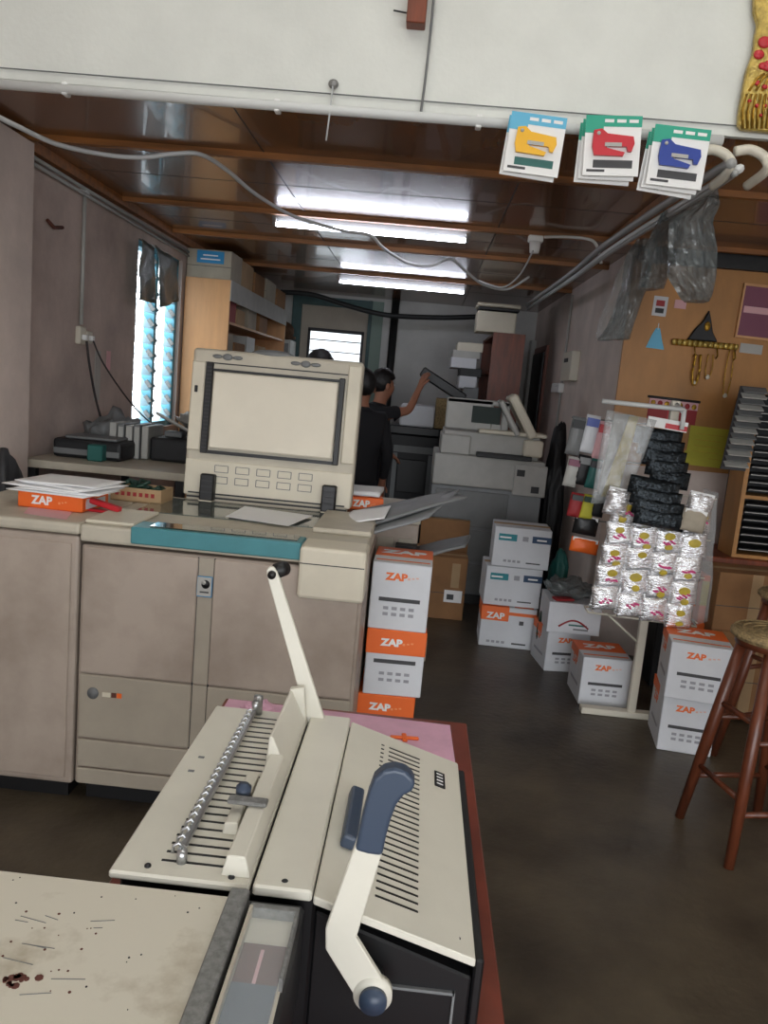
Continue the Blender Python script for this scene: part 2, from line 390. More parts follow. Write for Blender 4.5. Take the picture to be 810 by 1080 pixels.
# staple gun packs
def pack(px, py, col, head, seed, label, grp, yoff, rot, w_=.185, h_=.19):
    a = at(px, py, 2.9)
    t = thing('staple_gun_pack', label, 'staple gun pack', (a.x, 2.93-yoff, a.z), 0, grp)
    t.rotation_euler = (0, R(rot), 0)
    o = MB().b2((-w_/2, 0, -h_), (w_/2, .002, 0), 'white', bev=.0008)
    bc = o.build('backing_card', t)
    hd = MB().b2((-w_/2, -.001, -.035), (w_/2, 0, 0), head).b2((-w_/2, -.001, -.055), (-w_/2+.06, 0, -.035), head).build('header_print', bc, 'coloured header strip')
    g = MB()
    g.prism([Vector(p) for p in ((-.065, -.002, -.05), (-.04, -.002, -.045), (-.02, -.002, -.06), (.065, -.002, -.068), (.07, -.002, -.09), (.062, -.002, -.115), (.05, -.002, -.115), (.045, -.002, -.1), (-.01, -.002, -.1), (-.02, -.002, -.085), (-.02, -.002, -.105), (.04, -.002, -.118), (.035, -.002, -.13), (-.06, -.002, -.128), (-.068, -.002, -.1))], (0, -.012, 0), col)
    g.box((.0, -.016, -.095), (.055, .002, .012), 'lightgrey').cyl((-.05, -.015, -.06), .006, .004, 'lightgrey', rot=(PI/2, 0, 0), n=10)
    g.build('staple_gun', t)
    for q in range(3): MB().b2((-.03+.04*q, -.0018, -.022), (.0+.04*q, -.001, -.012), 'white').build('title_mark', hd)
    pr = MB().b2((-.06, -.001, -.165), (.07, 0, -.14), 'darkprint' if col != 'gunyellow' else 'green')
    pr.b2((-.08, -.001, -.178), (-.02, 0, -.17), 'darkprint').build('lower_print', bc)
    return t
for (px, py, col, head, nm, k) in ((568, 124, 'gunyellow', 'skyblue', 'yellow staple gun', 0), (646, 125, 'gunred', 'mint', 'red staple gun', 1), (718, 137, 'blue', 'mint', 'blue staple gun', 2)):
    for j in range(3 if k else 2):
        pack(px-j*2, py+j*3, col, head, j, ('frontmost packet with a %s hanging from the white wall edge', 'packet with a %s, second behind the front one', 'packet with a %s, rearmost of its hanging bundle')[j] % nm, 'packets with a %s' % nm, .06-j*.018, (3, -3, 2)[k]+j*1.5)

# hanging plastic bags
def bag(pts, Y, m, label, seed, th=.05):
    # crumpled hanging bag: outline rows (left px, right px, y px), closed front and back film
    rows = []; n = 14; ny = 26
    g = []; base = at((pts[0][0]+pts[0][1])/2, pts[0][2], Y)
    for j in range(ny+1):
        f_ = j/ny*(len(pts)-1); i = min(int(f_), len(pts)-2); f_ -= i
        l = [pts[i][q]*(1-f_)+pts[i+1][q]*f_ for q in range(3)]
        a, b = at(l[0], l[2], Y), at(l[1], l[2], Y); ring = []
        for k in range(2*n):
            u = k/n if k <= n else 2-k/n; sgn = -1 if k <= n else 1
            p = a.lerp(b, u); e = math.sin(PI*u)**.5 if 0 < u < 1 else 0
            fold = noise.noise(Vector((u*7+seed, j*.22, sgn*3)))+.6*noise.noise(Vector((u*15+seed, j*.5, sgn*5)))
            ring.append(p+Vector((.012*fold, sgn*th*e*(.5+.5*j/ny)+.03*fold, .01*fold)))
        g.append(ring)
    b = bmesh.new(); V = [[b.verts.new(p-base) for p in r] for r in g]
    for j in range(ny):
        for k in range(2*n): b.faces.new([V[j][k], V[j][(k+1) % (2*n)], V[j+1][(k+1) % (2*n)], V[j+1][k]])
    b.faces.new(V[-1])
    o = MB().add(b, m, None, False).build('plastic_bag'); o.location = base; tag(o, label, 'plastic bag', 'clear plastic bags under the conduits'); return o
bag([(738, 757, 198), (730, 760, 215), (706, 752, 232), (705, 757, 262), (703, 756, 290), (716, 751, 312), (722, 748, 318)], 3.5, 'plastic_dark', 'big smoky plastic bag hanging highest under the right conduits', 1.3)
bag([(700, 722, 222), (690, 716, 240), (680, 708, 262), (676, 706, 290), (672, 700, 305)], 3.7, 'plastic_dark', 'smaller grey plastic bag hanging just left of the biggest one', 4.3)
bag([(672, 694, 252), (660, 690, 270), (655, 684, 300), (650, 676, 320), (640, 668, 345), (630, 664, 358)], 4.0, 'plastic_dark', 'long crumpled clear plastic bag reaching down beside the pink wall', 7.1)
bag([(660, 672, 270), (650, 664, 290), (642, 655, 315), (632, 646, 335), (628, 640, 356)], 4.3, 'plastic_clear', 'leftmost clear plastic bag with a shiny lower end', 9.7)

# ------------------------------------------------------------------ left wall things
for dz, lb in ((0, 'upper of two thin pipes along the top of the left wall'), (-.03, 'lower of two thin pipes along the top of the left wall')):
    o = MB().tube([(-1.975, 3.9, 2.575+dz), (-1.975, 6.6, 2.55+dz)], .01, 'conduit_grey').build('pipe'); tag(o, lb, 'pipe', 'pipes on the left wall')
o = MB().tube([(-1.985, 4.63, 2.56), (-1.985, 4.63, 1.83)], .011, 'lightgrey').box((-1.985, 4.63, 2.56), (.03, .05, .03), 'conduit').build('conduit'); tag(o, 'vertical pale conduit running down the left wall to the socket', 'conduit')
t = thing('wall_socket', 'cream double socket box on the left wall at the foot of the conduit', 'socket', (-1.985, 4.66, 1.77))
MB().box((0, -.03, 0), (.03, .09, .1), 'switch', bev=.006).box((0, .06, -.005), (.035, .08, .07), 'switch', bev=.006).build('box', t)
MB().box((.025, -.03, -.01), (.03, .035, .03), 'white', bev=.004).build('plug', t); MB().box((.025, .06, -.01), (.03, .035, .03), 'white', bev=.004).build('plug', t)
cable('power_cable', [(-1.95, 4.63, 1.74), (-1.94, 4.66, 1.6), atx(102, 425, -1.93), atx(112, 458, -1.9)], .007, 'cable_dark', 'dark power cable hanging down from the socket, left of two')
cable('power_cable', [(-1.95, 4.72, 1.75), atx(110, 385, -1.9), atx(138, 425, -1.8), atx(165, 452, -1.7)], .005, 'cable_dark', 'thin power cable running from the socket down to the right')
for px, m, lb in ((103, 'lightgrey', 'long pale grey paper slip on the left wall'), (113, 'pinkpaper', 'small pink paper slip on the left wall beside the grey one')):
    a = atx(px, 370, -1.995); o = MB().b2((-1.998, a.y-.03 if m == 'lightgrey' else a.y, a.z-(.3 if m == 'lightgrey' else .12)), (-1.994, a.y+.05 if m == 'lightgrey' else a.y+.06, a.z), m).build('paper_slip'); centre(o); tag(o, lb, 'paper')
a = atx(62, 238, -1.99)
o = MB().tube([atx(50, 232, -1.99), atx(57, 240, -1.985), atx(66, 240, -1.985)], .009, 'rust').build('wall_hook'); tag(o, 'dark rusty hook stub on the left wall', 'hook')
# dark sheets hanging over the window top
t = MB().sheet(atx(148, 252, -1.9), atx(164, 262, -1.9), atx(164, 320, -1.9), atx(146, 316, -1.9), 'sheet_dark', amp=.012, th=.003).build('plastic_sheet')
tag(t, 'dark plastic sheet covering the upper left of the louvre window', 'plastic sheet')
t = MB().sheet(atx(164, 258, -1.94), atx(188, 276, -1.94), atx(187, 318, -1.94), atx(168, 324, -1.94), 'sheet_dark', amp=.02, th=.003, seed=4).build('plastic_sheet')
tag(t, 'crumpled plastic sheet covering the upper middle of the louvre window', 'plastic sheet')

# tall shelf by window
SY0, SY1, SX = 6.6, 9.25, -1.62
t = thing('shelf_unit', 'tall wooden shelf unit with a sunlit end panel, beside the louvre window', 'shelf', (-1.8, SY0, 0))
MB().b2((-.19, 0, 0), (.18, .02, 2.36), 'wood_light', bev=.002).build('end_panel', t)
MB().b2((-.19, 2.63, 0), (.18, 2.65, 2.36), 'wood_light').build('end_panel', t)
MB().b2((-.195, .02, 0), (-.19, 2.63, 2.36), 'wood_light').build('back_panel', t)
for z in (.1, .6, 1.1, 1.65, 2.02): MB().b2((-.19, .02, z), (.17, 2.63, z+.02), 'wood_light').build('shelf_board', t)
MB().b2((-.19, .02, 2.34), (.185, 2.65, 2.36), 'wood_light').b2((.18, .0, 2.2), (.186, 2.65, 2.36), 'lightgrey').build('top_board', t)
def carton(lo, hi, m, label, cat='box', name='cardboard_box', grp=None, extra=None, rz=0, seam=True):
    c = Vector(((lo[0]+hi[0])/2, (lo[1]+hi[1])/2, lo[2])); w_, d_, h_ = hi[0]-lo[0], hi[1]-lo[1], hi[2]-lo[2]
    t = thing(name, label, cat, c, rz, grp)
    ct = MB().b2((-w_/2, -d_/2, 0), (w_/2, d_/2, h_), m, bev=.003).build('carton', t)
    if seam:
        MB().b2((-w_/2, -.025, h_-.0005), (w_/2, .025, h_+.0008), 'carton2').b2((-w_/2+.0, -d_/2-.0012, h_*.42), (w_/2, -d_/2-.0002, h_*.42+.004), 'darkprint').build('tape', ct)
    if extra: extra(t, w_, d_, h_)
    return t
def bl(t, w_, d_, h_):
    MB().b2((-.1, -d_/2-.002, .12), (.12, -d_/2, .215), 'bluelabel').b2((-.07, -d_/2-.003, .145), (.09, -d_/2-.001, .155), 'white').b2((-.05, -d_/2-.003, .175), (.07, -d_/2-.001, .185), 'white').build('blue_label', t, 'blue printed label')
carton((-1.99, 6.62, 2.36), (-1.63, 7.0, 2.585), 'carton_grey', 'beige box with a blue label, nearest on top of the tall shelf', extra=bl, grp='boxes on top of the tall shelf')
y = 7.05
for k, (dd, hh, m, lb) in enumerate(((.45, .22, 'carton2', 'tan box on the tall shelf top directly behind the blue-labelled box'), (.45, .19, 'carton', 'brown box on the tall shelf top, third from the front'), (.5, .2, 'carton_grey', 'greyish box on the tall shelf top, fourth from the front'), (.5, .17, 'carton', 'rearmost brown box on the tall shelf top'))):
    carton((-1.98, y, 2.36), (-1.64+.01*k, y+dd, 2.36+hh), m, lb, grp='boxes on top of the tall shelf'); y += dd+.04
sp = [(6.66, .34, .2, 'redbox', 'red box in the upper bay of the tall shelf'), (7.05, .3, .15, 'carton2', 'tan box beside the red box in the tall shelf'), (7.5, .35, .22, 'carton_grey', 'grey box in the upper bay of the tall shelf, third along'), (8.0, .4, .18, 'carton', 'brown box in the upper bay of the tall shelf, toward the back')]
for (y, dd, hh, m, lb) in sp: carton((-1.96, y, 2.04), (-1.66, y+dd, 2.04+hh*.9), m, lb, grp='boxes inside the tall shelf', seam=False)
sp = [(6.66, .3, .28, 'carton_grey', 'grey-white box in the middle bay of the tall shelf, frontmost'), (7.02, .4, .22, 'carton', 'brown box in the middle bay of the tall shelf'), (7.5, .35, .3, 'lightgrey', 'pale grey box in the middle bay of the tall shelf'), (8.0, .4, .24, 'carton2', 'tan box in the middle bay of the tall shelf, toward the back')]
for (y, dd, hh, m, lb) in sp: carton((-1.96, y, 1.67), (-1.66, y+dd, 1.67+hh), m, lb, grp='boxes inside the tall shelf', seam=False)
# cupboard with brown hat behind the shelf
carton((-1.98, 9.3, 0), (-1.56, 9.7, 2.05), 'lightgrey', 'tall pale cabinet in the back left corner under the brown basket', 'cabinet', 'storage_cabinet', seam=False, extra=lambda t, w_, d_, h_: (MB().b2((-w_/2+.02, -d_/2-.015, .05), (w_/2-.02, -d_/2, h_-.04), 'greypl', bev=.003).build('door', t), MB().box((w_/2-.06, -d_/2-.025, 1.0), (.015, .02, .12), 'dark').build('handle', t)))
o = MB().ball((0, 0, .1), (.15, .15, .12), 'brownhat').cyl((0, 0, .03), .17, .03, 'brownhat').build('straw_hat'); o.location = (at(296, 350, 9.45).x, 9.5, 2.052); tag(o, 'round brown hat on the pale cabinet in the back left corner', 'hat')

# workbench behind the copier on the left
t = thing('workbench', 'long low bench behind the paper deck against the left wall', 'table', (-1.56, 4.5, 0))
MB().b2((-.42, -.55, 1.08), (.42, .85, 1.12), 'cream', bev=.003).build('top', t)
for sx in (-.38, .38):
    for sy in (-.5, .8): MB().b2((sx-.02, sy-.02, 0), (sx+.02, sy+.02, 1.08), 'dark').build('leg', t)
BZ = 1.12
def boxthing(name, lo, hi, m, label, cat, bev=.006, grp=None):
    o = MB().b2(lo, hi, m, bev=bev).build(name); centre(o); tag(o, label, cat, grp); return o
t = thing('laminator', 'flat dark grey machine under a cloth at the left end of the bench', 'machine', (-1.72, 4.3, BZ))
MB().b2((-.2, -.14, 0), (.17, .16, .10), 'black2', bev=.02, seg=2).b2((-.19, -.142, .02), (.16, -.14, .05), 'greypl').build('body', t)
MB().b2((-.15, -.1, .10), (.13, .1, .115), 'greypl', bev=.005).build('top_cover', t)
def cloth(name, c, d, m, label, cat, seed, tiltz=0):
    b = bmesh.new(); bmesh.ops.create_icosphere(b, subdivisions=4, radius=1)
    for v in b.verts:
        n = noise.noise(v.co*2.5+Vector((seed, 0, 0)))+.5*noise.noise(v.co*6+Vector((seed, 1, 0)))
        v.co = Vector((v.co.x*d[0]*(1+.25*n), v.co.y*d[1]*(1+.25*n), max(-.0, (v.co.z*.5+.45+.35*n))*d[2]))
    o = MB().add(b, m, None, True).build(name); o.location = c; o.rotation_euler = (0, 0, tiltz); tag(o, label, cat); return o
cloth('grey_cloth', (-1.78, 4.62, BZ), (.17, .14, .2), 'greypl', 'crumpled grey cloth heap at the left end of the bench', 'cloth', 2)
def sack(name, c, d, m, label, cat, seed):
    b = bmesh.new(); bmesh.ops.create_icosphere(b, subdivisions=4, radius=1)
    for v in b.verts:
        n = noise.noise(v.co*2.2+Vector((seed, 0, 0)))+.5*noise.noise(v.co*5+Vector((seed, 1, 0)))
        z = v.co.z; tp = 1-.35*max(0, z)
        q = [math.copysign(abs(t_)**.75, t_) for t_ in v.co]
        v.co = Vector((q[0]*d[0]*tp*(1+.3*n), q[1]*d[1]*tp*(1+.3*n), max(0, (q[2]*(1+.08*n)+1)*.5)*d[2]))
    o = MB().add(b, m, None, True).build(name); o.location = c; tag(o, label, cat); return o
a = at(111, 482, 4.3); boxthing('teal_box', (a.x-.02, 4.1, BZ), (a.x+.06, 4.2, BZ+.085), 'green', 'small dark teal box on the bench left of the grey folders', 'box')
a = at(142, 482, 4.45)
for k in range(5):
    x = a.x-.1+k*.045
    t = thing('document_folder', ('leftmost', 'second', 'middle', 'fourth', 'rightmost')[k]+' of the five grey folders standing on the bench', 'folder', (x, 4.5, BZ), 0, 'grey folders on the bench')
    MB().box((0, 0, .095), (.036, .26, .19-.01*(k % 3)), 'greypl' if k % 2 else 'lightgrey', bev=.003).build('cover', t)
    MB().box((0, 0, .091), (.026, .264, .172-.01*(k % 3)), 'lightgrey').build('pages', t)
a = at(180, 480, 4.5)
t = thing('label_printer', 'dark machine with a raised grey flap at the right end of the bench', 'machine', (a.x+.03, 4.5, BZ))
MB().b2((-.11, -.13, 0), (.11, .13, .13), 'black2', bev=.015, seg=2).build('body', t)
MB().box((.0, 0, .2), (.22, .22, .015), 'lightgrey', (R(-12), R(24), 0), bev=.004).build('flap', t)
MB().box((-.02, .03, .145), (.1, .08, .03), 'greypl', bev=.004).build('roller', t)
a = at(165, 438, 4.9)
boxthing('grey_tray', (-1.5, 5.0, BZ), (-1.24, 5.3, BZ+.15), 'black2', 'dark box beneath the window at the back end of the bench', 'box')
cloth('newspaper_heap', (-1.37, 5.13, BZ+.145), (.17, .14, .1), 'lightgrey', 'crumpled papers lying on the dark box by the window', 'papers', 5)

# ------------------------------------------------------------------ copier paper deck
YF = 2.78
TOPZ = 1.0
t = thing('paper_deck', 'tall beige paper deck cabinet at the left picture edge, joined to the copier', 'copier', (-1.45, YF, 0))
MB().b2((-.27, 0, .06), (.275, .72, .955), 'beige', bev=.012, seg=2).build('body', t)
MB().b2((-.27, -.008, .085), (.25, 0, .93), 'beige', bev=.004).build('door', t)
MB().b2((-.28, -.012, .96), (.28, .73, 1.0), 'cream', bev=.012, seg=2).build('top_cover', t)
MB().b2((-.25, .03, 0), (.25, .7, .06), 'black').build('plinth', t)
KZ = 1.065
for q in [q for q in bpy.data.objects if q.parent == t]: q.data.transform(Matrix.Diagonal((1, 1, KZ, 1)))
t = thing('photocopier', 'large beige office copier with its document lid standing open', 'copier', (-.655, YF, 0))
hw = .51
MB().b2((-hw, 0, .07), (hw, .72, .93), 'beige', bev=.008, seg=2).build('body', t)
MB().b2((-hw+.03, .04, 0), (hw-.03, .7, .07), 'black').build('plinth', t)
zs, zs2, zs3 = .484, .244, .136
dr = MB().b2((-hw+.012, -.014, zs), (-.083, 0, .925), 'beige', bev=.004).b2((-.025, -.014, zs), (hw-.012, 0, .925), 'beige', bev=.004)
dr.b2((-.083, -.006, zs), (-.025, .0, .925), 'beige2').b2((-.0855, -.008, zs), (-.081, 0, .925), 'dark').b2((-.027, -.008, zs), (-.023, 0, .925), 'dark')
fd = dr.build('front_door', t)
bd = MB().b2((-.082, -.018, .793), (-.027, -.012, .864), 'bluelabel', bev=.002).b2((-.080, -.0195, .797), (-.029, -.017, .862), 'lightgrey')
bd.cyl((-.05, -.02, .838), .015, .003, 'black', rot=(PI/2, 0, 0), n=20).cyl((-.057, -.0215, .844), .008, .002, 'lightgrey', rot=(PI/2, 0, 0), n=12).b2((-.07, -.021, .808), (-.038, -.019, .813), 'darkprint')
bd.build('badge', fd, 'small square badge with a black emblem')
lo = MB().b2((-hw+.012, -.014, zs2+.004), (-.083, 0, zs-.006), 'beige2', bev=.004).b2((-.08, -.008, zs2+.004), (-.028, 0, zs-.006), 'beige2').b2((-.025, -.014, zs2+.004), (hw-.012, 0, zs-.006), 'beige2', bev=.004)
lo.b2((-.0855, -.008, zs2), (-.081, 0, zs), 'dark').b2((-.027, -.008, zs2), (-.023, 0, zs), 'dark'); lo = lo.build('lower_door', t)
lg = MB().cyl((-.445, -.016, .413), .021, .004, 'greypl', rot=(PI/2, 0, 0), n=24).b2((-.41, -.0165, .404), (-.38, -.0135, .42), 'cream2').b2((-.376, -.0165, .404), (-.358, -.0135, .421), 'rust').b2((-.356, -.0165, .404), (-.338, -.0135, .421), 'orange')
lg.build('emblem', lo, 'round grey emblem with small coloured blocks')
MB().b2((-hw+.012, -.014, zs3+.004), (hw-.012, 0, zs2-.004), 'beige2', bev=.004).build('drawer', t)
MB().b2((-hw+.012, -.014, .075), (hw-.012, 0, zs3-.003), 'beige2', bev=.004).build('drawer', t)
# deck
dk = MB().b2((-hw-.005, -.01, .94), (hw, .78, 1.0), 'cream', bev=.01, seg=2)
dk.b2((-hw, .02, 1.0), (-.33, .3, 1.012), 'cream2', bev=.004)
dk = dk.build('scanner_deck', t)
MB().b2((-.44, .34, 1.0), (.33, .72, 1.004), 'platen').build('platen_glass', dk)
cp = MB().b2((-.33, -.015, .95), (.28, .11, 1.008), 'teal', bev=.004).build('control_panel', t, 'teal control panel strip')
MB().b2((-.27, .012, 1.008), (.26, .1, 1.012), 'smoke').build('display_window', cp, 'smoky window in the teal panel')
MB().b2((.28, -.05, .83), (hw+.005, .12, 1.005), 'cream2', bev=.012, seg=2).b2((.283, -.0515, .948), (hw, -.049, .951), 'dark').build('side_console', t)
MB().b2((.28, .25, 1.0), (hw, .7, 1.02), 'cream', bev=.006).build('right_cover', t)
for q in [q for q in bpy.data.objects if q.parent == t or (q.parent and q.parent.parent == t)]: q.data.transform(Matrix.Diagonal((1, 1, KZ, 1)))
# lid (local frame at the hinge line, then leaned)
lid = thing('x', '', 'x'); bpy.data.objects.remove(lid)
LW, LH, LT = .765, .655, .075
lb = Vector((-.654+.0, 3.55, 1.035))
TL = Matrix.Translation((.0, .775, 1.085)) @ Matrix.Rotation(R(-5), 4, 'X')
LS = [t]
def lpart(mb, name, label=None): return mb.build(name, LS[0], label, T=TL)
x0, x1 = -LW/2, LW/2
sh = MB().b2((x0, .0, 0), (x1, LT, LH), 'cream', bev=.018, seg=3)
sh.b2((x0+.005, -.012, .2), (x0+.065, .004, LH-.06), 'cream2', bev=.005).b2((x1-.065, -.012, .2), (x1-.005, .004, LH-.02), 'cream2', bev=.005)
sh.b2((x0+.005, -.006, .0), (x1-.005, .004, .16), 'cream2', bev=.005).b2((x0+.005, -.004, LH-.065), (x1-.005, .002, LH-.06), 'dark')
for s in (-.22, .13):
    for k in range(3): sh.ball((x1*.0+s-.05+.045*k, -.003, LH-.032), (.024, .005, .009 if k != 1 else .015), 'greypl', n=10)
LS[0] = lpart(sh, 'lid_shell')
lpart(MB().b2((x0+.105, -.022, .215), (x1-.105, .0, LH-.1), 'pad', bev=.006), 'lid_pad', 'white document pad')
r_ = MB().b2((x0+.068, -.018, .19), (x0+.1, .0, LH-.06), 'black', bev=.003)
for k in range(22): r_.box((x0+.084, -.02, .215+k*.017), (.02, .004, .006), 'dark')
lpart(r_, 'side_rail', 'black rail left of the pad')
lpart(MB().b2((x1-.1, -.018, .19), (x1-.075, .0, LH-.08), 'black', bev=.003), 'side_rail', 'black rail right of the pad')
lpart(MB().b2((x0+.1, -.02, LH-.098), (x1-.075, .0, LH-.088), 'black').b2((x0+.1, -.016, .19), (x1-.1, 0, .205), 'black'), 'pad_border')
e = MB()
for k in range(5):
    for j in range(2):
        cx, cz = x0+.17+k*.095, .075+j*.05
        for q in ((-.03, 0, .003, .03), (.03, 0, .003, .03), (0, -.015, .06, .003), (0, .015, .06, .003)):
            e.box((cx+q[0], -.007, cz+q[1]), (q[2], .003, q[3]), 'greypl')
lpart(e, 'moulded_ribs')
lpart(MB().ball((.0-.03, .03, LH-.002), (.1, .03, .022), 'greypl'), 'lid_handle')
lpart(MB().box((x0+.03, -.014, LH*.72), (.014, .006, .03), 'black', bev=.002), 'latch')
lpart(MB().b2((x0+.02, .0, -.022), (x1-.02, .05, .0), 'cream').b2((x0+.02, -.004, -.012), (x1-.02, .0, -.004), 'dark').b2((x0+.03, -.02, .008), (x1-.03, .0, .014), 'dark'), 'hinge_bar')
for cx in (x0+.12, x1-.1):
    hb = MB().b2((cx-.032, -.05, -.02), (cx+.032, -.005, .1), 'black', bev=.006)
    for k in range(3): hb.b2((cx-.025, -.054, .015+k*.025), (cx+.025, -.049, .022+k*.025), 'dark')
    hb.b2((cx-.03, -.06, -.03), (cx+.03, -.01, -.018), 'pad', bev=.003)
    lpart(hb, 'hinge')
# things on the deck: paper on glass, trays
o = MB().sheet(atz(238, 545, 1.076), atz(258, 534, 1.076), atz(330, 544, 1.077), atz(304, 555, 1.076), 'paper', th=.001, nx=4, ny=4).build('paper_sheet')
tag(o, 'white sheet lying on the copier glass in front of the open lid', 'paper')
tr = thing('output_tray', 'dark grey sloping output tray with white papers at the right of the copier', 'tray', (-.12, 3.42, 1.0))
def td(px, py, Y): return at(px, py, Y)-Vector((-.12, 3.42, 1.0))
MB().sheet(td(362, 558, 3.25), td(492, 522, 3.45), td(470, 518, 3.75), td(350, 545, 3.6), 'greypl', amp=.006, th=.012).build('tray_plate', tr)
MB().sheet(td(375, 566, 3.2), td(452, 545, 3.3), td(485, 516, 3.6), td(440, 530, 3.6), 'midgrey', amp=.004, th=.008, seed=3).build('tray_wing', tr)
o = MB().sheet(at(356, 556, 3.22), at(405, 549, 3.28), at(412, 536, 3.5), at(372, 541, 3.5), 'paper', th=.004, amp=.002).build('paper_sheet')
tag(o, 'white paper lying in the grey output tray', 'paper'); o.location.z += .012
tr = thing('catch_tray', 'small grey catch tray sticking out above the top box of the orange-lidded stack', 'tray', (.08, 3.62, .9))
MB().sheet(at(432, 590, 3.5)-tr.location, at(490, 574, 3.6)-tr.location, at(496, 564, 3.8)-tr.location, at(440, 576, 3.8)-tr.location, 'greypl', th=.012, amp=.004).build('tray_plate', tr)
MB().b2((-.14, .0, -.02), (-.04, .1, .03), 'dark').build('bracket', tr)
# finishing unit behind right
t = thing('finisher', 'low beige finishing unit right behind the copier, papers on its top', 'copier', (-.02, 3.95, 0))
MB().b2((-.16, -.25, .08), (.06, .35, 1.02), 'beige', bev=.01, seg=2).build('body', t)
MB().b2((-.165, -.26, 1.02), (.065, .36, 1.05), 'cream', bev=.008, seg=2).build('top_cover', t)
MB().b2((-.13, -.254, .55), (-.05, -.249, .95), 'beige2', bev=.003).b2((-.03, -.254, .55), (.04, -.249, .95), 'beige2', bev=.003).build('panel', t)
MB().b2((-.14, -.2, 0), (.04, .3, .08), 'black').build('plinth', t)

# ------------------------------------------------------------------ paper boxes
def faint(o, T, w_, m):
    for k in range(3):
        q = bmesh.new(); bmesh.ops.create_cube(q, size=1); o.add(q, m, T @ Matrix.Translation((-w_*.35+k*w_*.35, .003*(k-1), 0)) @ Matrix.Diagonal((w_*.22, .006+.003*(k == 0), .0006, 1)))
def ZAPface(o, w_, d_, h_, band, rz=0, size=.05, long=False):
    y = -d_/2-.0012
    T = lambda x, z: Matrix.Rotation(rz, 4, 'Z') @ face(x, y, z)
    zt = h_*(.8 if not band else .79)
    m = 'white' if band else 'orange_print'
    o.text('ZAP', size*.8, m, T(-w_*.08, zt) @ Matrix.Diagonal((1.15, 1, 1, 1)), bold=.002)
    faint(o, T(w_*.2, zt), w_*.2, 'faint_orange')
    if long: return
    Tq = Matrix.Rotation(rz, 4, 'Z')
    q = bmesh.new(); bmesh.ops.create_cube(q, size=1); o.add(q, 'darkprint', Tq @ Matrix.Translation((0, y, h_*(.46 if not band else .52))) @ Matrix.Diagonal((w_*.7, .001, .016, 1)))
    for k in range(4):
        for j in range(2):
            q = bmesh.new(); bmesh.ops.create_cube(q, size=1)
            o.add(q, 'greyprint', Tq @ Matrix.Translation((-w_*.22+k*w_*.145, y, h_*(.33-.09*j))) @ Matrix.Diagonal((w_*.09, .001, .013, 1)))
def paper_box(loc, rz, band, label, grp='white paper boxes with orange lettering', w_=.235, d_=.31, h_=.272, toporange=True):
    t = thing('paper_box', label, 'paper box', loc, rz, grp)
    ct = MB().b2((-w_/2, -d_/2, 0), (w_/2, d_/2, h_), 'boxwhite', bev=.004).build('carton', t)
    ld = MB()
    if band == 'corner':
        ld.b2((-w_/2-.002, -d_/2-.002, h_*.66), (0, d_/2+.002, h_+.002), 'orange', bev=.002).b2((0, -d_/2-.001, h_*.82), (w_/2+.001, -d_/2+.01, h_*.9), 'orange_print').b2((0, -d_/2, h_), (w_/2, d_/2, h_+.002), 'boxwhite').b2((w_*.1, -d_/2+.02, h_+.002), (w_*.45, -d_/2+.05, h_+.003), 'orange_print')
    elif band: ld.b2((-w_/2-.003, -d_/2-.003, h_*.64), (w_/2+.003, d_/2+.003, h_+.003), 'orange', bev=.003)
    else:
        ld.b2((-w_/2-.001, -d_*.08, h_-.05), (w_/2+.001, d_/2+.001, h_+.002), 'orange', bev=.001)
        ld.b2((-w_/2, -d_/2, h_-.001), (w_/2, -d_*.08, h_+.0015), 'boxwhite').b2((-w_*.46, -d_/2+.045, h_+.0015), (w_*.46, -d_/2+.062, h_+.0022), 'orange_print')
    if band is True or not band: ld.text('ZAP', .085, 'white', Matrix.Translation((-.0, d_*.17 if not band else .02, h_+.004)) @ Matrix.Diagonal((1.15, 1, 1, 1)), bold=.004)
    ld.build('lid', t, 'orange lid')
    pr = MB(); pz = h_
    if band == 'corner':
        y = -d_/2-.004
        pr.text('ZAP', .055, 'white', face(-w_*.24, y, h_*.78) @ Matrix.Diagonal((1.15, 1, 1, 1)), bold=.002)
        pr.b2((w_*.2, -d_/2-.001, h_*.6), (w_*.28, -d_/2, h_*.7), 'darkprint').b2((w_*.1, -d_/2-.001, h_*.1), (w_*.36, -d_/2, h_*.14), 'darkprint')
        for k in range(4): pr.b2((-w_*.36+k*w_*.09, -d_/2-.001, h_*.1), (-w_*.3+k*w_*.09, -d_/2, h_*.16), 'greyprint')
    elif band:
        y = -d_/2-.0045
        pr.text('ZAP', .04, 'white', face(-w_*.08, y, h_*.82) @ Matrix.Diagonal((1.15, 1, 1, 1)), bold=.002); faint(pr, face(w_*.2, y, h_*.82), w_*.2, 'faint_peach')
        pr.b2((-w_*.36, -d_/2-.0015, h_*.5), (w_*.36, -d_/2, h_*.5+.016), 'darkprint')
        for k in range(4):
            for j in range(2): pr.b2((-w_*.25+k*w_*.145, -d_/2-.0015, h_*(.32-.1*j)), (-w_*.25+k*w_*.145+w_*.09, -d_/2, h_*(.32-.1*j)+.012), 'greyprint')
    else: ZAPface(pr, w_, d_, h_, False)
    for s in (-1,):      # left side print
        pr.text('ZAP', .06, 'orange_print', Matrix.Rotation(-PI/2, 4, 'Z') @ face(-.03, -w_/2-.0012, h_*.72), bold=.0015)
        pr.b2((-w_/2-.0015, -.09, h_*.3), (-w_/2, .09, h_*.36), 'greyprint')
    pr.build('printing', ct)
    return t
carton((-.14, 3.12, 0), (.1, 3.44, .13), 'carton', 'flat brown box at the very bottom of the stack beside the copier')
HB = .275
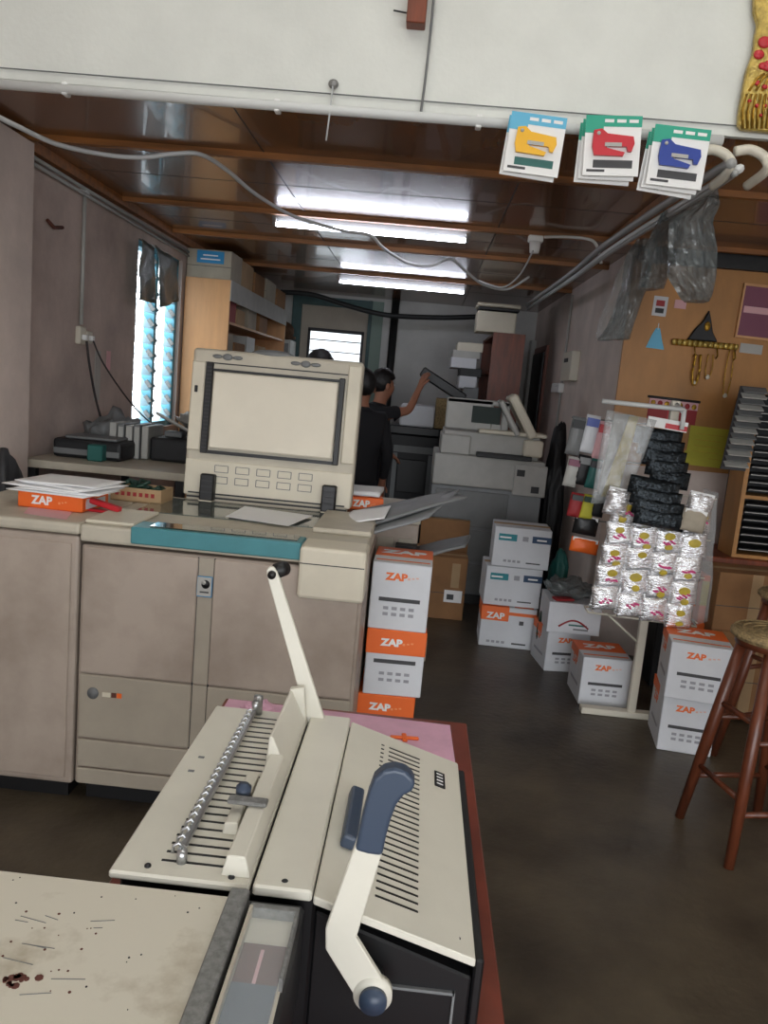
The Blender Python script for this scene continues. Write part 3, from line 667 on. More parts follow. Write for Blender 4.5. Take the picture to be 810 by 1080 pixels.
for k, (band, lb) in enumerate(((True, 'fully orange-banded paper box, lowest visible of the stack beside the copier'), (True, 'orange-banded paper box, second of the stack beside the copier'), (False, 'white paper box topping the stack beside the copier'))):
    paper_box((-.025+.012*(k-1)+(.008, .008, .0)[k], 3.27, .13+HB*k+.004), R((-2, 2, -1)[k]), band, lb)
carton((.02, 4.75, 0), (.17, 4.95, .13), 'carton_grey', 'small pale carton on the floor just right of the stack beside the copier', seam=False)
# right stack by the stool
def corner_box(px, py, z, rz, lb, w_, d_, h_):
    a = atz(px, py, z); c = Matrix.Rotation(R(rz), 3, 'Z') @ Vector((w_/2, d_/2, 0))
    return paper_box((a.x+c.x, a.y+c.y, z), R(rz), False, lb, w_=w_, d_=d_, h_=h_)
corner_box(692, 790, 0, -8, 'lower white paper box of the stack left of the stool', .255, .32, .278)
corner_box(700, 735, .283, -10, 'upper white paper box with orange lid, on the stack left of the stool', .285, .32, .278)
a = at(634, 745, 4.5)
def place_box(px, py, Y, rz, band, lb, z=0, **k): 
    a = at(px, py, Y); return paper_box((a.x, Y+.155, z), R(rz), band, lb, **k)
place_box(635, 740, 4.31, 1, False, 'single open-topped white paper box standing behind the foot of the display rack', w_=.27)
place_box(592, 708, 4.82, 8, False, 'white paper box under the red and green printed carton', w_=.27, h_=.25)
# white carton with red/green print on it
a = at(605, 672, 4.8)
def rg(t, w_, d_, h_):
    o = MB(); y = -d_/2-.001
    pts = [Vector((-.09+.018*k, y, .04+.045*math.sin(k/10*PI))) for k in range(11)]
    o.tube(pts, .006, 'redbox', n=6); o.b2((-.03, y-.001, .05), (.08, y, .06), 'green').b2((.0, y-.001, .025), (.09, y, .035), 'greypl').build('printing', t)
carton((a.x-.17, 4.8, .252), (a.x+.15, 5.12, .252+.19), 'boxwhite', 'pale carton with a red arch print resting on the paper box by the right wall', extra=rg, seam=False)
cloth('plastic_packets', (a.x-.02, 4.98, .443), (.15, .13, .11), 'plastic_dark', 'heap of clear packets on the red arch carton', 'packets', 8)
o = MB().box((a.x-.08, 4.86, .452), (.12, .07, .015), 'redbox', (0, 0, .3), bev=.003).build('red_packet'); centre(o); tag(o, 'flat red packet on the edge of the red arch carton', 'packet')
sack('green_bag', (at(578, 645, 5.0).x, 5.04, .0), (.045, .07, .40), 'darkgreen', 'dark green bag leaning between the teal-printed boxes and the red arch carton', 'bag', 11)
sack('green_bag', (at(592, 610, 5.3).x, 5.42, .0), (.07, .09, .66), 'green', 'teal green bag standing behind the red arch carton', 'bag', 21)
# teal stack
a = at(535, 682, 5.2); bx = a.x-.01
def teal_box(z, dx, lb, rz):
    w_, d_, h_ = .37, .3, .262
    t = thing('paper_box', lb, 'paper box', (bx+dx, 5.36, z), R(rz), 'white boxes with teal print')
    ct = MB().b2((-w_/2, -d_/2, 0), (w_/2, d_/2, h_), 'boxwhite', bev=.004).build('carton', t)
    y = -d_/2
    o = MB().b2((-w_*.42, y-.0015, h_*.66), (-w_*.1, y, h_*.83), 'tealprint').b2((w_*.17, y-.0015, h_*.66), (w_*.5, y, h_*.83), 'navyprint').b2((w_*.0, y-.0015, h_*.68), (w_*.1, y, h_*.8), 'greyprint')
    o.b2((-w_*.4, y-.002, h_*.72), (-w_*.2, y-.001, h_*.76), 'white').b2((w_*.25, y-.002, h_*.72), (w_*.42, y-.001, h_*.76), 'white')
    for k in range(4): o.b2((-w_*.3+k*.03, y-.0015, h_*.12), (-w_*.3+k*.03+.02, y, h_*.18), 'greyprint')
    o.b2((w_*.1, y-.0015, h_*.12), (w_*.35, y, h_*.15), 'darkprint').build('printing', ct)
    MB().b2((-w_/2-.001, -.03, h_-.001), (w_/2+.001, .03, h_+.0015), 'carton2').build('tape', t)
t = paper_box((bx+.0, 5.34, 0), R(-2), 'corner', 'orange and white paper box under the teal-printed boxes', w_=.36, h_=.272)
teal_box(.278, .0, 'teal-printed white box, middle of its three-box stack', 1)
teal_box(.543, .035, 'teal-printed white box on the very top of its stack before the grey copier', -2)
# ream box + papers on paper deck
def ream(loc, rz, w_, d_, h_, label, txt='ZAP', side='ZAP A4'):
    t = thing('paper_ream', label, 'ream of paper', loc, R(rz))
    MB().b2((-w_/2, -d_/2, 0), (w_/2, d_/2, h_), 'orange', bev=.004).b2((w_/2-.0, -d_/2+.03, .01), (w_/2+.001, d_/2-.03, h_-.02), 'boxwhite').build('wrapper', t); wp_ = bpy.data.objects[-1] if False else [q for q in bpy.data.objects if q.parent == t][0]
    o = MB().text(txt, h_*.72, 'white', face(-w_*.12, -d_/2-.001, h_*.5), bold=.0018)
    faint(o, face(w_*.2, -d_/2-.001, h_*.5), w_*.14, 'faint_peach'); o.text(txt, h_*.7, 'boxwhite', Matrix.Rotation(PI/2, 4, 'Z') @ face(-.04, -w_/2-.001, h_*.5), bold=.001)
    o.build('lettering', wp_); return t
a = at(66, 538, 3.0)
ream((a.x-.03, 3.08, 1.066), -4, .26, .22, .062, 'orange wrapped paper ream on the paper deck under loose white sheets')
for k in range(5):
    o = MB().sheet((-.17, -.12, 0), (.15, -.13, 0), (.17, .12, .0), (-.15, .13, 0), 'paper', nx=8, ny=8, amp=.0016, th=.0035, seed=k).build('paper_sheet')
    o.location = (a.x-.02+.03*math.sin(k*2.3), 3.08+.012*k-.02, 1.1345+.0075*k); o.rotation_euler = (0, 0, R(-6+9*math.sin(k*1.7)))
    tag(o, ('lowest', 'second', 'middle', 'fourth', 'topmost')[k]+' of the loose white sheets on the orange ream on the paper deck', 'paper', 'loose sheets on the orange ream')
o = MB().sheet(atz(25, 541, 1.067), atz(70, 548, 1.067), atz(78, 538, 1.067), atz(35, 530, 1.067), 'pinkpaper', th=.001, nx=3, ny=3).build('pink_slip'); tag(o, 'pink paper slip sticking out in front of the orange ream', 'paper')
a = atz(111, 541, 1.065)
t = thing('stapler', 'small red stapler on the paper deck right of the orange ream', 'stapler', (a.x, a.y, 1.066), R(-12))
MB().b2((-.065, -.016, 0), (.06, .016, .010), 'red', bev=.002).build('base', t)
MB().box((-.0, 0, .03), (.13, .03, .02), 'red', (0, R(10), 0), bev=.004).build('arm', t)
a = at(150, 522, 3.38)
t = thing('cardboard_tray', 'pale cardboard tray with faint print behind the red stapler', 'tray', (a.x, 3.38, 1.066), R(-3))
MB().b2((-.11, -.07, 0), (.11, .07, .006), 'carton2').b2((-.11, -.07, 0), (.11, -.064, .06), 'carton2').b2((-.11, .064, 0), (.11, .07, .06), 'carton2').b2((-.11, -.064, 0), (-.104, .064, .06), 'carton2').b2((.104, -.064, 0), (.11, .064, .06), 'carton2').build('tray', t)
pr = MB()
for k in range(7): pr.b2((-.09+k*.026, -.0712, .025), (-.075+k*.026, -.0698, .042), 'redbox')
pr.build('printing', t)
o = MB()
for k in range(14):
    an = random.uniform(0, 6.28); c_ = Vector((random.uniform(-.07, .07), random.uniform(-.03, .03), .03+random.uniform(0, .05)))
    o.tube([c_+Vector((math.cos(an+q)*.035, math.sin(an+q)*.03, .01*math.sin(q*2))) for q in (0, 1, 2, 3, 4)], .008, 'darkgreen', n=6)
o = o.build('cord_bundle'); o.location = (a.x-.0, 3.39, 1.066); tag(o, 'tangled dark green cord bundle in the cardboard tray', 'cord')
a = at(390, 520, 3.85)
t = ream((a.x-.03, 3.92, 1.05), 8, .17, .26, .06, 'opened ream with blue and orange wrapper on the finishing unit')
o = MB().sheet((-.09, -.13, 0), (.09, -.12, 0), (.1, .13, .0), (-.09, .13, 0), 'paper', nx=6, ny=6, amp=.002, th=.02).build('paper_stack'); o.location = (a.x-.04, 3.92, 1.137); tag(o, 'block of white sheets on the ream on the finishing unit', 'paper')
# chair back at far left
a = at(0, 500, 3.4)
sack('black_jacket', (-1.89, 3.62, 0), (.10, .12, 1.2), 'dark', 'dark cloth-covered bundle at the left picture edge behind the paper deck', 'cloth', 14)

# ------------------------------------------------------------------ middle ground machines
t = thing('photocopier', 'grey office copier at the back with a white jumble of parts on top', 'copier', (.55, 6.2, 0))
MB().b2((-.42, 0, .08), (.43, .65, .93), 'midgrey', bev=.01, seg=2).build('body', t)
MB().b2((-.42, -.01, .93), (.43, .66, 1.17), 'lightgrey', bev=.012, seg=2).build('upper_body', t)
o = MB().b2((-.38, -.015, .62), (.18, 0, .9), 'greypl', bev=.004).b2((-.38, -.015, .35), (.4, 0, .6), 'greypl', bev=.004).b2((-.38, -.015, .1), (.4, 0, .33), 'greypl', bev=.004).build('drawer', t)
MB().b2((.2, -.03, .9), (.45, 0, 1.14), 'lightgrey', bev=.006).b2((.22, -.034, 1.05), (.28, -.03, 1.1), 'dark').b2((.34, -.034, .93), (.4, -.03, .98), 'dark').build('control_block', t)
MB().b2((-.1, -.04, 1.17), (.32, .1, 1.205), 'black2', bev=.004).build('gap_panel', t)
MB().b2((-.38, .0, 1.17), (-.15, .5, 1.32), 'lightgrey', bev=.01).b2((-.36, .05, 1.17), (.38, .6, 1.35), 'lightgrey', bev=.012, seg=2).build('scanner_unit', t)
o = MB().b2((-.36, .1, 1.36), (.0, .16, 1.6), 'lightgrey', bev=.01).b2((.07, .1, 1.36), (.13, .16, 1.6), 'lightgrey', bev=.01).b2((-.36, .1, 1.56), (.13, .16, 1.6), 'lightgrey', bev=.008).b2((0, .1, 1.36), (.07, .16, 1.42), 'lightgrey')
o.build('feeder_frame', t)
MB().b2((-.16, .095, 1.42), (.06, .1, 1.55), 'screen').build('dark_window', t)
MB().box((.22, .12, 1.5), (.07, .3, .36), 'cream2', (0, R(-32), 0), bev=.012).build('open_feeder_lid', t)
MB().box((.12, .1, 1.48), (.04, .25, .3), 'lightgrey', (0, R(-32), 0), bev=.01).build('feeder_arm', t)
MB().b2((-.1, .0, 1.35), (.42, .3, 1.38), 'cream2', bev=.006).build('feeder_tray', t)
MB().b2((.25, -.02, 1.2), (.4, .12, 1.33), 'cream2', bev=.02, seg=2).build('side_cap', t)
MB().b2((-.4, .03, 0), (.4, .6, .08), 'black').build('plinth', t)
sack('black_bag', (1.13, 6.6, .0), (.09, .12, 1.5), 'bag_black', 'tall black bag standing between the grey copier and the right wall', 'bag', 31)
# cartons in front
carton((.08, 6.06, 0), (.45, 6.14, .68), 'carton', 'tall brown carton standing against the front of the grey copier')
def labl(t, w_, d_, h_): MB().b2((.0, -d_/2-.002, .13), (.13, -d_/2, .22), 'paper').b2((.02, -d_/2-.003, .15), (.07, -d_/2-.001, .19), 'darkprint').b2((.04, -d_/2-.002, .24), (.1, -d_/2, .42), 'carton2').build('shipping_label', t, 'white shipping label')
carton((.14, 5.72, 0), (.44, 5.95, .46), 'carton', 'open brown carton with a white label, left of the teal-printed boxes', extra=labl)
carton((-.08, 5.75, 0), (.11, 5.95, .5), 'carton', 'plain brown carton half hidden behind the stack beside the copier')
# second copier with person
t = thing('photocopier', 'black and white copier at the back being opened by a person in black', 'copier', (-.02, 7.3, 0))
MB().b2((-.24, 0, .05), (.2, .5, 1.22), 'black2', bev=.01).build('body', t)
MB().b2((-.26, -.02, 1.22), (.2, .5, 1.3), 'black', bev=.01).build('mid_section', t)
MB().b2((-.17, -.03, 1.3), (.14, .48, 1.49), 'boxwhite', bev=.012).build('scanner_unit', t, 'pale grey scanner unit')
MB().b2((-.2, -.012, 1.06), (.16, 0, 1.12), 'greypl').b2((-.2, -.012, .62), (-.16, 0, 1.05), 'greypl').b2((.12, -.012, .62), (.16, 0, 1.05), 'greypl').build('front_frame', t)
MB().b2((-.15, -.02, .7), (.11, 0, 1.0), 'black', bev=.005).build('drawer', t)
MB().b2((-.22, .05, 0), (.18, .45, .05), 'black').build('plinth', t)
MB().box((.19, .2, 1.69), (.46, .4, .09), 'black', (0, R(28), 0), bev=.012).build('raised_lid', t)
MB().b2((.145, .0, 1.3), (.3, .45, 1.57), 'rattan', bev=.006).build('side_guide', t)
# far back table with heap
boxthing('side_table', (.2, 8.3, 0), (.58, 9.2, 1.45), 'black2', 'dark cabinet behind the copiers carrying stacked odds and ends', 'cabinet')
# reddish shelf cabinet
t = thing('bookcase', 'tall reddish brown shelf unit against the right wall far back', 'shelf', (.8, 8.0, 0))
MB().b2((-.18, 0, 0), (.13, .02, 2.24), 'wood_red').build('side_panel', t)
MB().b2((-.18, 1.38, 0), (.13, 1.4, 2.24), 'wood_red').build('side_panel', t)
MB().b2((.11, .02, 0), (.13, 1.38, 2.24), 'wood_red').build('back_panel', t)
for z in (.1, .6, 1.1, 1.5, 1.85, 2.22): MB().b2((-.18, .02, z-.01), (.11, 1.38, z+.01), 'wood_red').build('shelf_board', t)
a = at(500, 350, 8.0)
t = thing('printer', 'cream printer on top of the reddish shelf unit under the ceiling', 'printer', (.66, 8.15, 2.24))
MB().b2((-.21, -.1, 0), (.17, .25, .2), 'cream2', bev=.012, seg=2).build('body', t)
MB().b2((-.2, -.11, .21), (.19, .24, .235), 'dark', bev=.004).build('paper_slot', t)
MB().b2((-.22, -.12, .24), (.2, .26, .275), 'cream2', bev=.008).build('cover', t)
k = 0
for (x, z, w_, h_, m, lb) in ((.45, 2.05, .3, .06, 'cream2', 'cream folded item jutting out at the top of the stacked supplies'), (.42, 1.98, .32, .05, 'lightgrey', 'grey bundle second from top in the supplies beside the shelf unit'), (.4, 1.88, .3, .08, 'boxwhite', 'white packet in the supplies beside the reddish shelf unit'), (.48, 1.8, .26, .06, 'black2', 'black packet in the supplies beside the reddish shelf unit'), (.46, 1.68, .22, .1, 'boxwhite', 'lower white packet in the supplies beside the reddish shelf unit'), (.5, 1.56, .2, .11, 'greypl', 'grey packet near the foot of the supplies beside the reddish shelf unit'), (.42, 1.455, .3, .1, 'dark', 'dark lowest packet of the supplies on the dark cabinet')):
    boxthing('supply_packet', (x-w_/2+.0, 8.35, z), (x+w_/2-.04, 8.9, z+h_+.03), m, lb, 'packet', grp='supplies beside the reddish shelf unit'); k += 1
cable('hose', [at(296, 308, 9.2), at(330, 311, 9.2), at(365, 322, 9.2), at(400, 331, 9.2), at(430, 334, 9.2), at(470, 335, 9.2), at(505, 334, 9.2)], .028, 'hose', 'thick black hose slung along the top of the back wall', 'hose', n=10)
o = MB().tube([(-.42, 9.7, 0), (-.42, 9.7, ZC)], .045, 'hose', n=12).build('pipe'); tag(o, 'dark vertical pipe on the back wall right of the teal door frame', 'pipe')
# right wall fixtures
def wb(px, py, px2, py2, m, nm, lb, cat, th=.05):
    a = atx(px, py, X1-.03); b = atx(px2, py2, X1-.03)
    t = thing(nm, lb, cat, (X1-th/2, (a.y+b.y)/2, min(a.z, b.z)))
    dy, dz = max(.05, abs(a.y-b.y)), abs(a.z-b.z)
    MB().b2((-th/2, -dy/2, 0), (th/2, dy/2, dz), m, bev=.006).build('case', t)
    MB().box((-th/2-.004, 0, dz*.7), (.008, dy*.35, dz*.14), 'dark' if nm != 'light_switch' else 'white', bev=.002).build('button' if nm == 'light_switch' else 'window', t)
wb(609, 370, 595, 402, 'switch', 'meter_box', 'upright cream meter box on the pink right wall', 'meter box', .07)
wb(592, 404, 583, 414, 'white', 'light_switch', 'small white light switch on the pink right wall below the meter box', 'switch')
a = atx(606, 296, X1-.01); o = MB().tube([(X1-.012, a.y, 2.58), (X1-.012, a.y, 2.2), (X1-.012, a.y+.03, .3)], .01, 'lightgrey').build('conduit'); tag(o, 'thin vertical conduit running down the pink right wall', 'conduit')
carton((X1-.07, 9.5, 0), (X1-.01, 9.7, 2.3), 'lightgrey', 'narrow pale panel board in the far right corner', 'board', 'panel_board', seam=False)

# ------------------------------------------------------------------ people
def skinned(name, chains, mats, parent=None, label=None, sub=2):
    # chains: list of (list of (point, radius)); points shared between chains are merged
    me = bpy.data.meshes.new('s'); bm = bmesh.new(); lay = bm.verts.layers.skin.verify(); vs = {}
    first = True
    for ch in chains:
        prev = None
        for p, r in ch:
            k = tuple(round(c, 4) for c in p)
            if k not in vs:
                v = bm.verts.new(p); v[lay].radius = (r, r) if not hasattr(r, '__len__') else r; v[lay].use_root = first; first = False; vs[k] = v
            v = vs[k]
            if prev is not None and prev is not v and not bm.edges.get((prev, v)): bm.edges.new((prev, v))
            prev = v
    bm.to_mesh(me); bm.free(); o = bpy.data.objects.new('s', me); C.objects.link(o)
    md = o.modifiers.new('s', 'SKIN'); md.use_smooth_shade = True
    s2 = o.modifiers.new('b', 'SUBSURF'); s2.levels = sub; s2.render_levels = sub
    dg = bpy.context.evaluated_depsgraph_get(); m2 = bpy.data.meshes.new_from_object(o.evaluated_get(dg)); m2.name = name
    bpy.data.objects.remove(o); m2.materials.clear(); m2.materials.append(M[mats])
    for q in m2.polygons: q.use_smooth = True
    n = bpy.data.objects.new(name, m2); C.objects.link(n)
    if parent: n.parent = parent
    if label: n['label'] = label
    return n
def person(loc, rz, label, arms, shirt='shirt_black', lean=0.0, headtilt=0.0, hgt=1.0, long=False):
    t = thing('person', label, 'person', loc, rz); s = hgt
    L = lambda x, y, z: (x*s, (y-(z-.9)*lean*(1 if z > .9 else 0))*s, z*s)   # faces -Y, lean bends forward
    pel, waist, chest, nb, nk = L(0, 0, .95), L(0, .0, 1.12), L(0, .0, 1.35), L(0, .01, 1.46), L(0, 0, 1.52)
    body = [[(pel, .12), (waist, .105), (chest, .11), (nb, .065), (nk, .05), (L(0, -.015, 1.58), .066), (L(0, -.005, 1.65), .088), (L(0, 0, 1.71), .075)],
            [(L(0, -.015, 1.58), .066), (L(0, -.085, 1.60), .014)]]
    sh = []
    for sd in (-1, 1):
        hip, kn, an, toe = L(sd*.09, 0, .88), L(sd*.1, -.02, .5), L(sd*.1, .01, .09), L(sd*.11, -.16, .035)
        body.append([(pel, .13), (hip, .09), (kn, .055), (an, .036), (L(sd*.105, -.03, .045), .036), (toe, .03)])
        A = arms[0 if sd < 0 else 1]
        S = L(sd*.17, 0, 1.41)
        E_, Wp = Vector(A[0])*s, Vector(A[1])*s
        body.append([(chest, .13), (S, .055), (tuple(E_), .038), (tuple(Wp), .026)])
        d = (Wp-E_).normalized(); side = d.cross(Vector((0, 0, 1)));
        if side.length < .1: side = Vector((0, 1, 0))
        side.normalize(); dn = d.cross(side)
        palm = Wp+d*.055
        body[-1].append((tuple(palm), .03))
        for j, (o_, l_) in enumerate(((-.026, .06), (-.009, .075), (.009, .07), (.026, .055))):
            k1 = palm+side*o_+d*.035; k2 = k1+d*l_*.5+dn*.008; k3 = k2+d*l_*.4+dn*.02
            body.append([(tuple(palm), .03), (tuple(k1), .0095), (tuple(k2), .009), (tuple(k3), .0075)])
        b0 = Wp+d*.025+side*.03; body.append([(tuple(Wp), .026), (tuple(b0), .011), (tuple(b0+d*.03+side*.02), .0095), (tuple(b0+d*.055+side*.022+dn*.01), .008)])
        sh.append([(chest, .175), (S, .068), (tuple(Vector(S).lerp(E_, .65)), .056)] if not long else [(chest, .175), (S, .068), (tuple(E_), .05), (tuple(E_.lerp(Wp, .85)), .036)])
    skinned('body', body, 'skin', t)
    skinned('shirt', [[(L(0, 0, .84), .17), (L(0, 0, .97), .175), (waist, .165), (chest, .175), (L(0, .008, 1.45), .11), (L(0, .004, 1.5), .07)]]+sh, shirt, t)
    skinned('trousers', [[(L(0, 0, 1.0), .142), (pel, .145), (L(-.09, 0, .86), .105), (L(-.1, -.02, .5), .073), (L(-.1, .01, .12), .06)], [(pel, .145), (L(.09, 0, .86), .105), (L(.1, -.02, .5), .073), (L(.1, .01, .12), .06)]], 'trousers', t)
    hc = Vector(L(0, .012, 1.672))
    h = bmesh.new(); bmesh.ops.create_icosphere(h, subdivisions=4, radius=1)
    for v in h.verts:
        n = 1+.06*noise.noise(v.co*6)
        y, z = v.co.y, v.co.z
        if y < -.35 and z < .25: v.co *= .75
        if z < -.3: v.co.z = -.3-(-.3-z)*(.9 if y > 0 else .1)
        v.co = Vector((v.co.x*.094*n*s, v.co.y*.112*n*s, v.co.z*.115*n*s))+hc
    MB().add(h, 'hair', None, True).build('hair', t)
    e = MB()
    for sd in (-1, 1):
        hp = Vector(L(0, -.005, 1.63)); e.ball((hp.x+sd*.032*s, hp.y-.083*s, hp.z+.02), (.012, .006, .006), 'white', n=8).ball((hp.x+sd*.032*s, hp.y-.089*s, hp.z+.02), (.005, .003, .005), 'black', n=8)
    e.build('eye', t)
    e = MB(); hp = Vector(L(0, -.015, 1.58)); e.ball((hp.x, hp.y-.064*s, hp.z-.01), (.024, .006, .006), 'redbox', n=8); e.build('mouth', t)
    e = MB()
    for sd in (-1, 1):
        hp = Vector(L(0, .0, 1.63)); e.ball((hp.x+sd*.09*s, hp.y, hp.z), (.012, .02, .032), 'skin', n=10)
    e.build('ear', t)
    sh_ = MB()
    for sd in (-1, 1): sh_.ball((sd*.105*s, -.07*s, .042), (.05, .14, .042), 'black', n=14)
    sh_.build('shoe', t)
    return t
dn_ = ((-.24, .02, 1.12), (-.25, -.1, .88)), ((.24, .02, 1.12), (.25, -.1, .88))
# B: side-on, facing right (+X): rz=+90 turns -Y to +X ; local -Y is towards the lid
person((-.42, 6.86, 0), R(118), 'person in black clothes stretching one arm to the raised copier lid', (((-.2, -.25, 1.45), (-.15, -.36, 1.66)), ((.22, -.08, 1.15), (.2, -.28, 1.05))), lean=.12, hgt=1.0)
person((-.46, 6.2, 0), R(200), 'person in dark clothes seen just right of the open copier lid', dn_, 'shirt_black', hgt=.985, long=True)
person((-.685, 5.3, 0), R(185), 'person hidden behind the open copier lid, only black hair showing', dn_, hgt=1.03, long=True)

# ------------------------------------------------------------------ right side: display rack
RY = 4.2
a0, a1 = at(615, 748, 4.2), at(735, 755, 4.2)
t = thing('display_rack', 'white metal display rack on a T-shaped foot holding foil packets', 'rack', (1.28, RY, 0)); rack = t
MB().b2((-.27, -.03, .0), (.34, .03, .035), 'switch', bev=.004).build('foot', t)
MB().b2((-.022, -.018, .03), (.022, .018, 1.7), 'switch', bev=.004).build('post', t)
pb = MB()
pb.tube([(-.3, -.02, .56), (.27, -.02, .54), (.27, .1, .56), (-.3, .1, .56), (-.3, -.02, .56)], .006, 'switch')
for k in range(10): pb.tube([(-.27+k*.06, -.02, .56), (-.27+k*.06, .1, .56)], .003, 'switch', n=6)
pb.tube([(-.2, 0, .56), (-.02, 0, .42)], .006, 'switch')
pb.build('wire_basket', t)
ar = MB()
a = at(635, 423, 4.1)-Vector((1.28, RY, 0)); b = at(722, 432, 4.1)-Vector((1.28, RY, 0))
ar.tube([a, b], .012, 'conduit').tube([b, b+Vector((.0, .0, -.1))], .012, 'conduit').tube([b+Vector((0, 0, -.02)), (0, 0, 1.69)], .01, 'conduit')
ar.build('top_arm', t)
g = MB()
for z in (1.22, 1.0, .8): g.tube([(-.24, .0, z), (.28, .0, z-.0)], .004, 'switch', n=6)
g.build('cross_wires', t)
# foil sachet strips: four strips, each with parts
ft = MB()
def strip(k):
    top = at(662+k*25, 528+k*3, 4.08); bot = at(635+k*26, 642+k*6.5, 4.02)
    t = thing('snack_strip', ('leftmost', 'second from left', 'third from left', 'rightmost')[k]+' of the four hanging strips of silver foil packets on the rack', 'snack packets', (top.x, top.y-.004*k, top.z), 0, 'silver foil packet strips')
    d = bot-top; n = 5; w_ = .134; rx = math.atan2(d.x, -d.z)
    MB().sheet(Vector((-.064, .014, 0)), Vector((.064, .014, 0)), d+Vector((.064, .014, 0)), d+Vector((-.064, .014, 0)), 'foil', amp=.004, th=.002, fr=18, seed=k).build('foil_backing', t)
    for j in range(n):
        c = d*((j+.5)/n)+Vector((random.uniform(-.004, .004), 0, random.uniform(-.004, .004))); hh = d.length/n
        b = bmesh.new(); bmesh.ops.create_grid(b, x_segments=10, y_segments=10, size=.5)
        ext = bmesh.ops.extrude_face_region(b, geom=b.faces[:])
        top_v = set(v for v in ext['geom'] if isinstance(v, bmesh.types.BMVert))
        for v in b.verts:
            e = (1-min(1, abs(v.co.x*2)**3))*(1-min(1, abs(v.co.y*2)**4))
            off = .018*e+.007*noise.noise(Vector((v.co.x*9+k*3.1, v.co.y*9+j*5.3, 0)))*e
            v.co = Vector((v.co.x*w_, -off if v in top_v else .002+off*.4, v.co.y*hh*1.06))
        Tm = Matrix.Translation(c) @ Matrix.Rotation(rx, 4, 'Y') @ Matrix.Rotation(R(random.uniform(-4, 8)), 4, 'X')
        o = MB().add(b, 'foil', Tm, True)
        rr = random.random()
        sx, sz = random.uniform(-.012, .012), random.uniform(-.008, .008); big = random.uniform(.8, 1.15)
        if j == 1 or random.random() < .75: o.add(_disc(.027*big, .019*big), 'mustard', Tm @ Matrix.Translation((.004+sx, -.022, .022+sz)))
        if random.random() < .6: o.add(_disc(.02, .014*big), 'mustard', Tm @ Matrix.Translation((-.004-sx, -.022, -.034+sz)))
        if random.random() < .7:
            for q in range(5): o.add(_disc(random.uniform(.006, .014), .005), 'magenta', Tm @ Matrix.Translation((-.024+.012*q+sx, -.024, -.006+random.uniform(-.012, .01)+sz)) @ Matrix.Rotation(.5, 4, 'Y'))
        o.build('foil_packet', t)
    return t
def _disc(rx_, rz_):
    b = bmesh.new(); vs = [b.verts.new((rx_*math.cos(q*PI/8), -.002*(1), rz_*math.sin(q*PI/8))) for q in range(16)]; c = b.verts.new((0, -.0035, 0))
    for q in range(16): b.faces.new([vs[q], vs[(q+1) % 16], c])
    vb = [b.verts.new((rx_*math.cos(q*PI/8), .003, rz_*math.sin(q*PI/8))) for q in range(16)]
    for q in range(16): b.faces.new([vs[q], vb[q], vb[(q+1) % 16], vs[(q+1) % 16]])
    b.faces.new(vb); return b
for k in range(4): strip(k)
# clear sheet of the same display on the right and its lumps
o = MB().sheet(at(742, 515, 4.2), at(757, 520, 4.25), at(745, 655, 4.25), at(728, 660, 4.2), 'plastic_clear', amp=.01, th=.003).build('plastic_cover'); tag(o, 'clear plastic cover hanging at the right of the foil packet strips', 'plastic cover')
def packet(px, py, Y, w_, h_, m, label, grp, seed, rot=0, th=.02, name='snack_packet', cat='packet', deco=None):
    b = bmesh.new(); bmesh.ops.create_grid(b, x_segments=8, y_segments=8, size=.5)
    ext = bmesh.ops.extrude_face_region(b, geom=b.faces[:]); tv = set(v for v in ext['geom'] if isinstance(v, bmesh.types.BMVert))
    for v in b.verts:
        e = (1-min(1, abs(v.co.x*2)**3))*(1-min(1, abs(v.co.y*2)**3))
        off = th*e*(1+.8*noise.noise(Vector((v.co.x*6+seed, v.co.y*6, 0))))
        v.co = Vector((v.co.x*w_, -off if v in tv else .002+off*.5, v.co.y*h_-h_/2))
    o = MB().add(b, m, None, True)
    t = thing(name, label, cat, at(px, py, Y), 0, grp); t.rotation_euler = (0, R(rot), 0)
    o.build('pouch', t)
    if deco: MB().b2((-w_*.42, -th*1.2-.004, -h_*.3), (w_*.42, -th*.2, -h_*.08), deco).build('header_print', t)
    elif m != 'foil_dark': MB().b2((-w_*.45, -.006, -.02), (w_*.45, .004, .0), 'white').build('hanging_tab', t)
    return t
i = 0
# dark glossy packets in two hanging bundles
for k in range(5):
    packet(700+k*3-4, 452+k*11, 4.15-.012*k, .24-.01*k, .09, 'foil_dark', ('topmost', 'second', 'third', 'fourth', 'lowest')[k]+' of the dark glossy packets in the upper bundle on the rack', 'dark glossy packets, upper bundle', k*3.3, 4, .022)
for k in range(4):
    packet(692+k*2, 505+k*11, 4.02-.012*k, .25, .09, 'foil_dark', ('topmost', 'second', 'third', 'lowest')[k]+' of the dark glossy packets hanging over the foil strips', 'dark glossy packets, lower bundle', 20+k*3.3, 6, .022)
packet(742, 520, 4.05, .13, .2, 'foil', 'beige and silver packet at the top right corner of the foil display', None, 5.5, 8, .03)
packet(735, 538, 3.98, .12, .11, 'carton_grey', 'small beige packet hanging over the rightmost foil strip', None, 6.5, 8, .02)
packet(655, 515, 4.05, .12, .14, 'foil', 'white foil packet at the top left corner of the foil display', None, 8.5, 8, .03)
o = MB().b2((-.09, -.005, -.05), (.11, .005, .0), 'white').b2((.0, -.007, -.045), (.11, -.004, -.02), 'red').build('header_card'); o.location = at(703, 442, 4.12); o.rotation_euler = (0, R(5), 0); tag(o, 'white and red header card at the top of the dark packets', 'card')
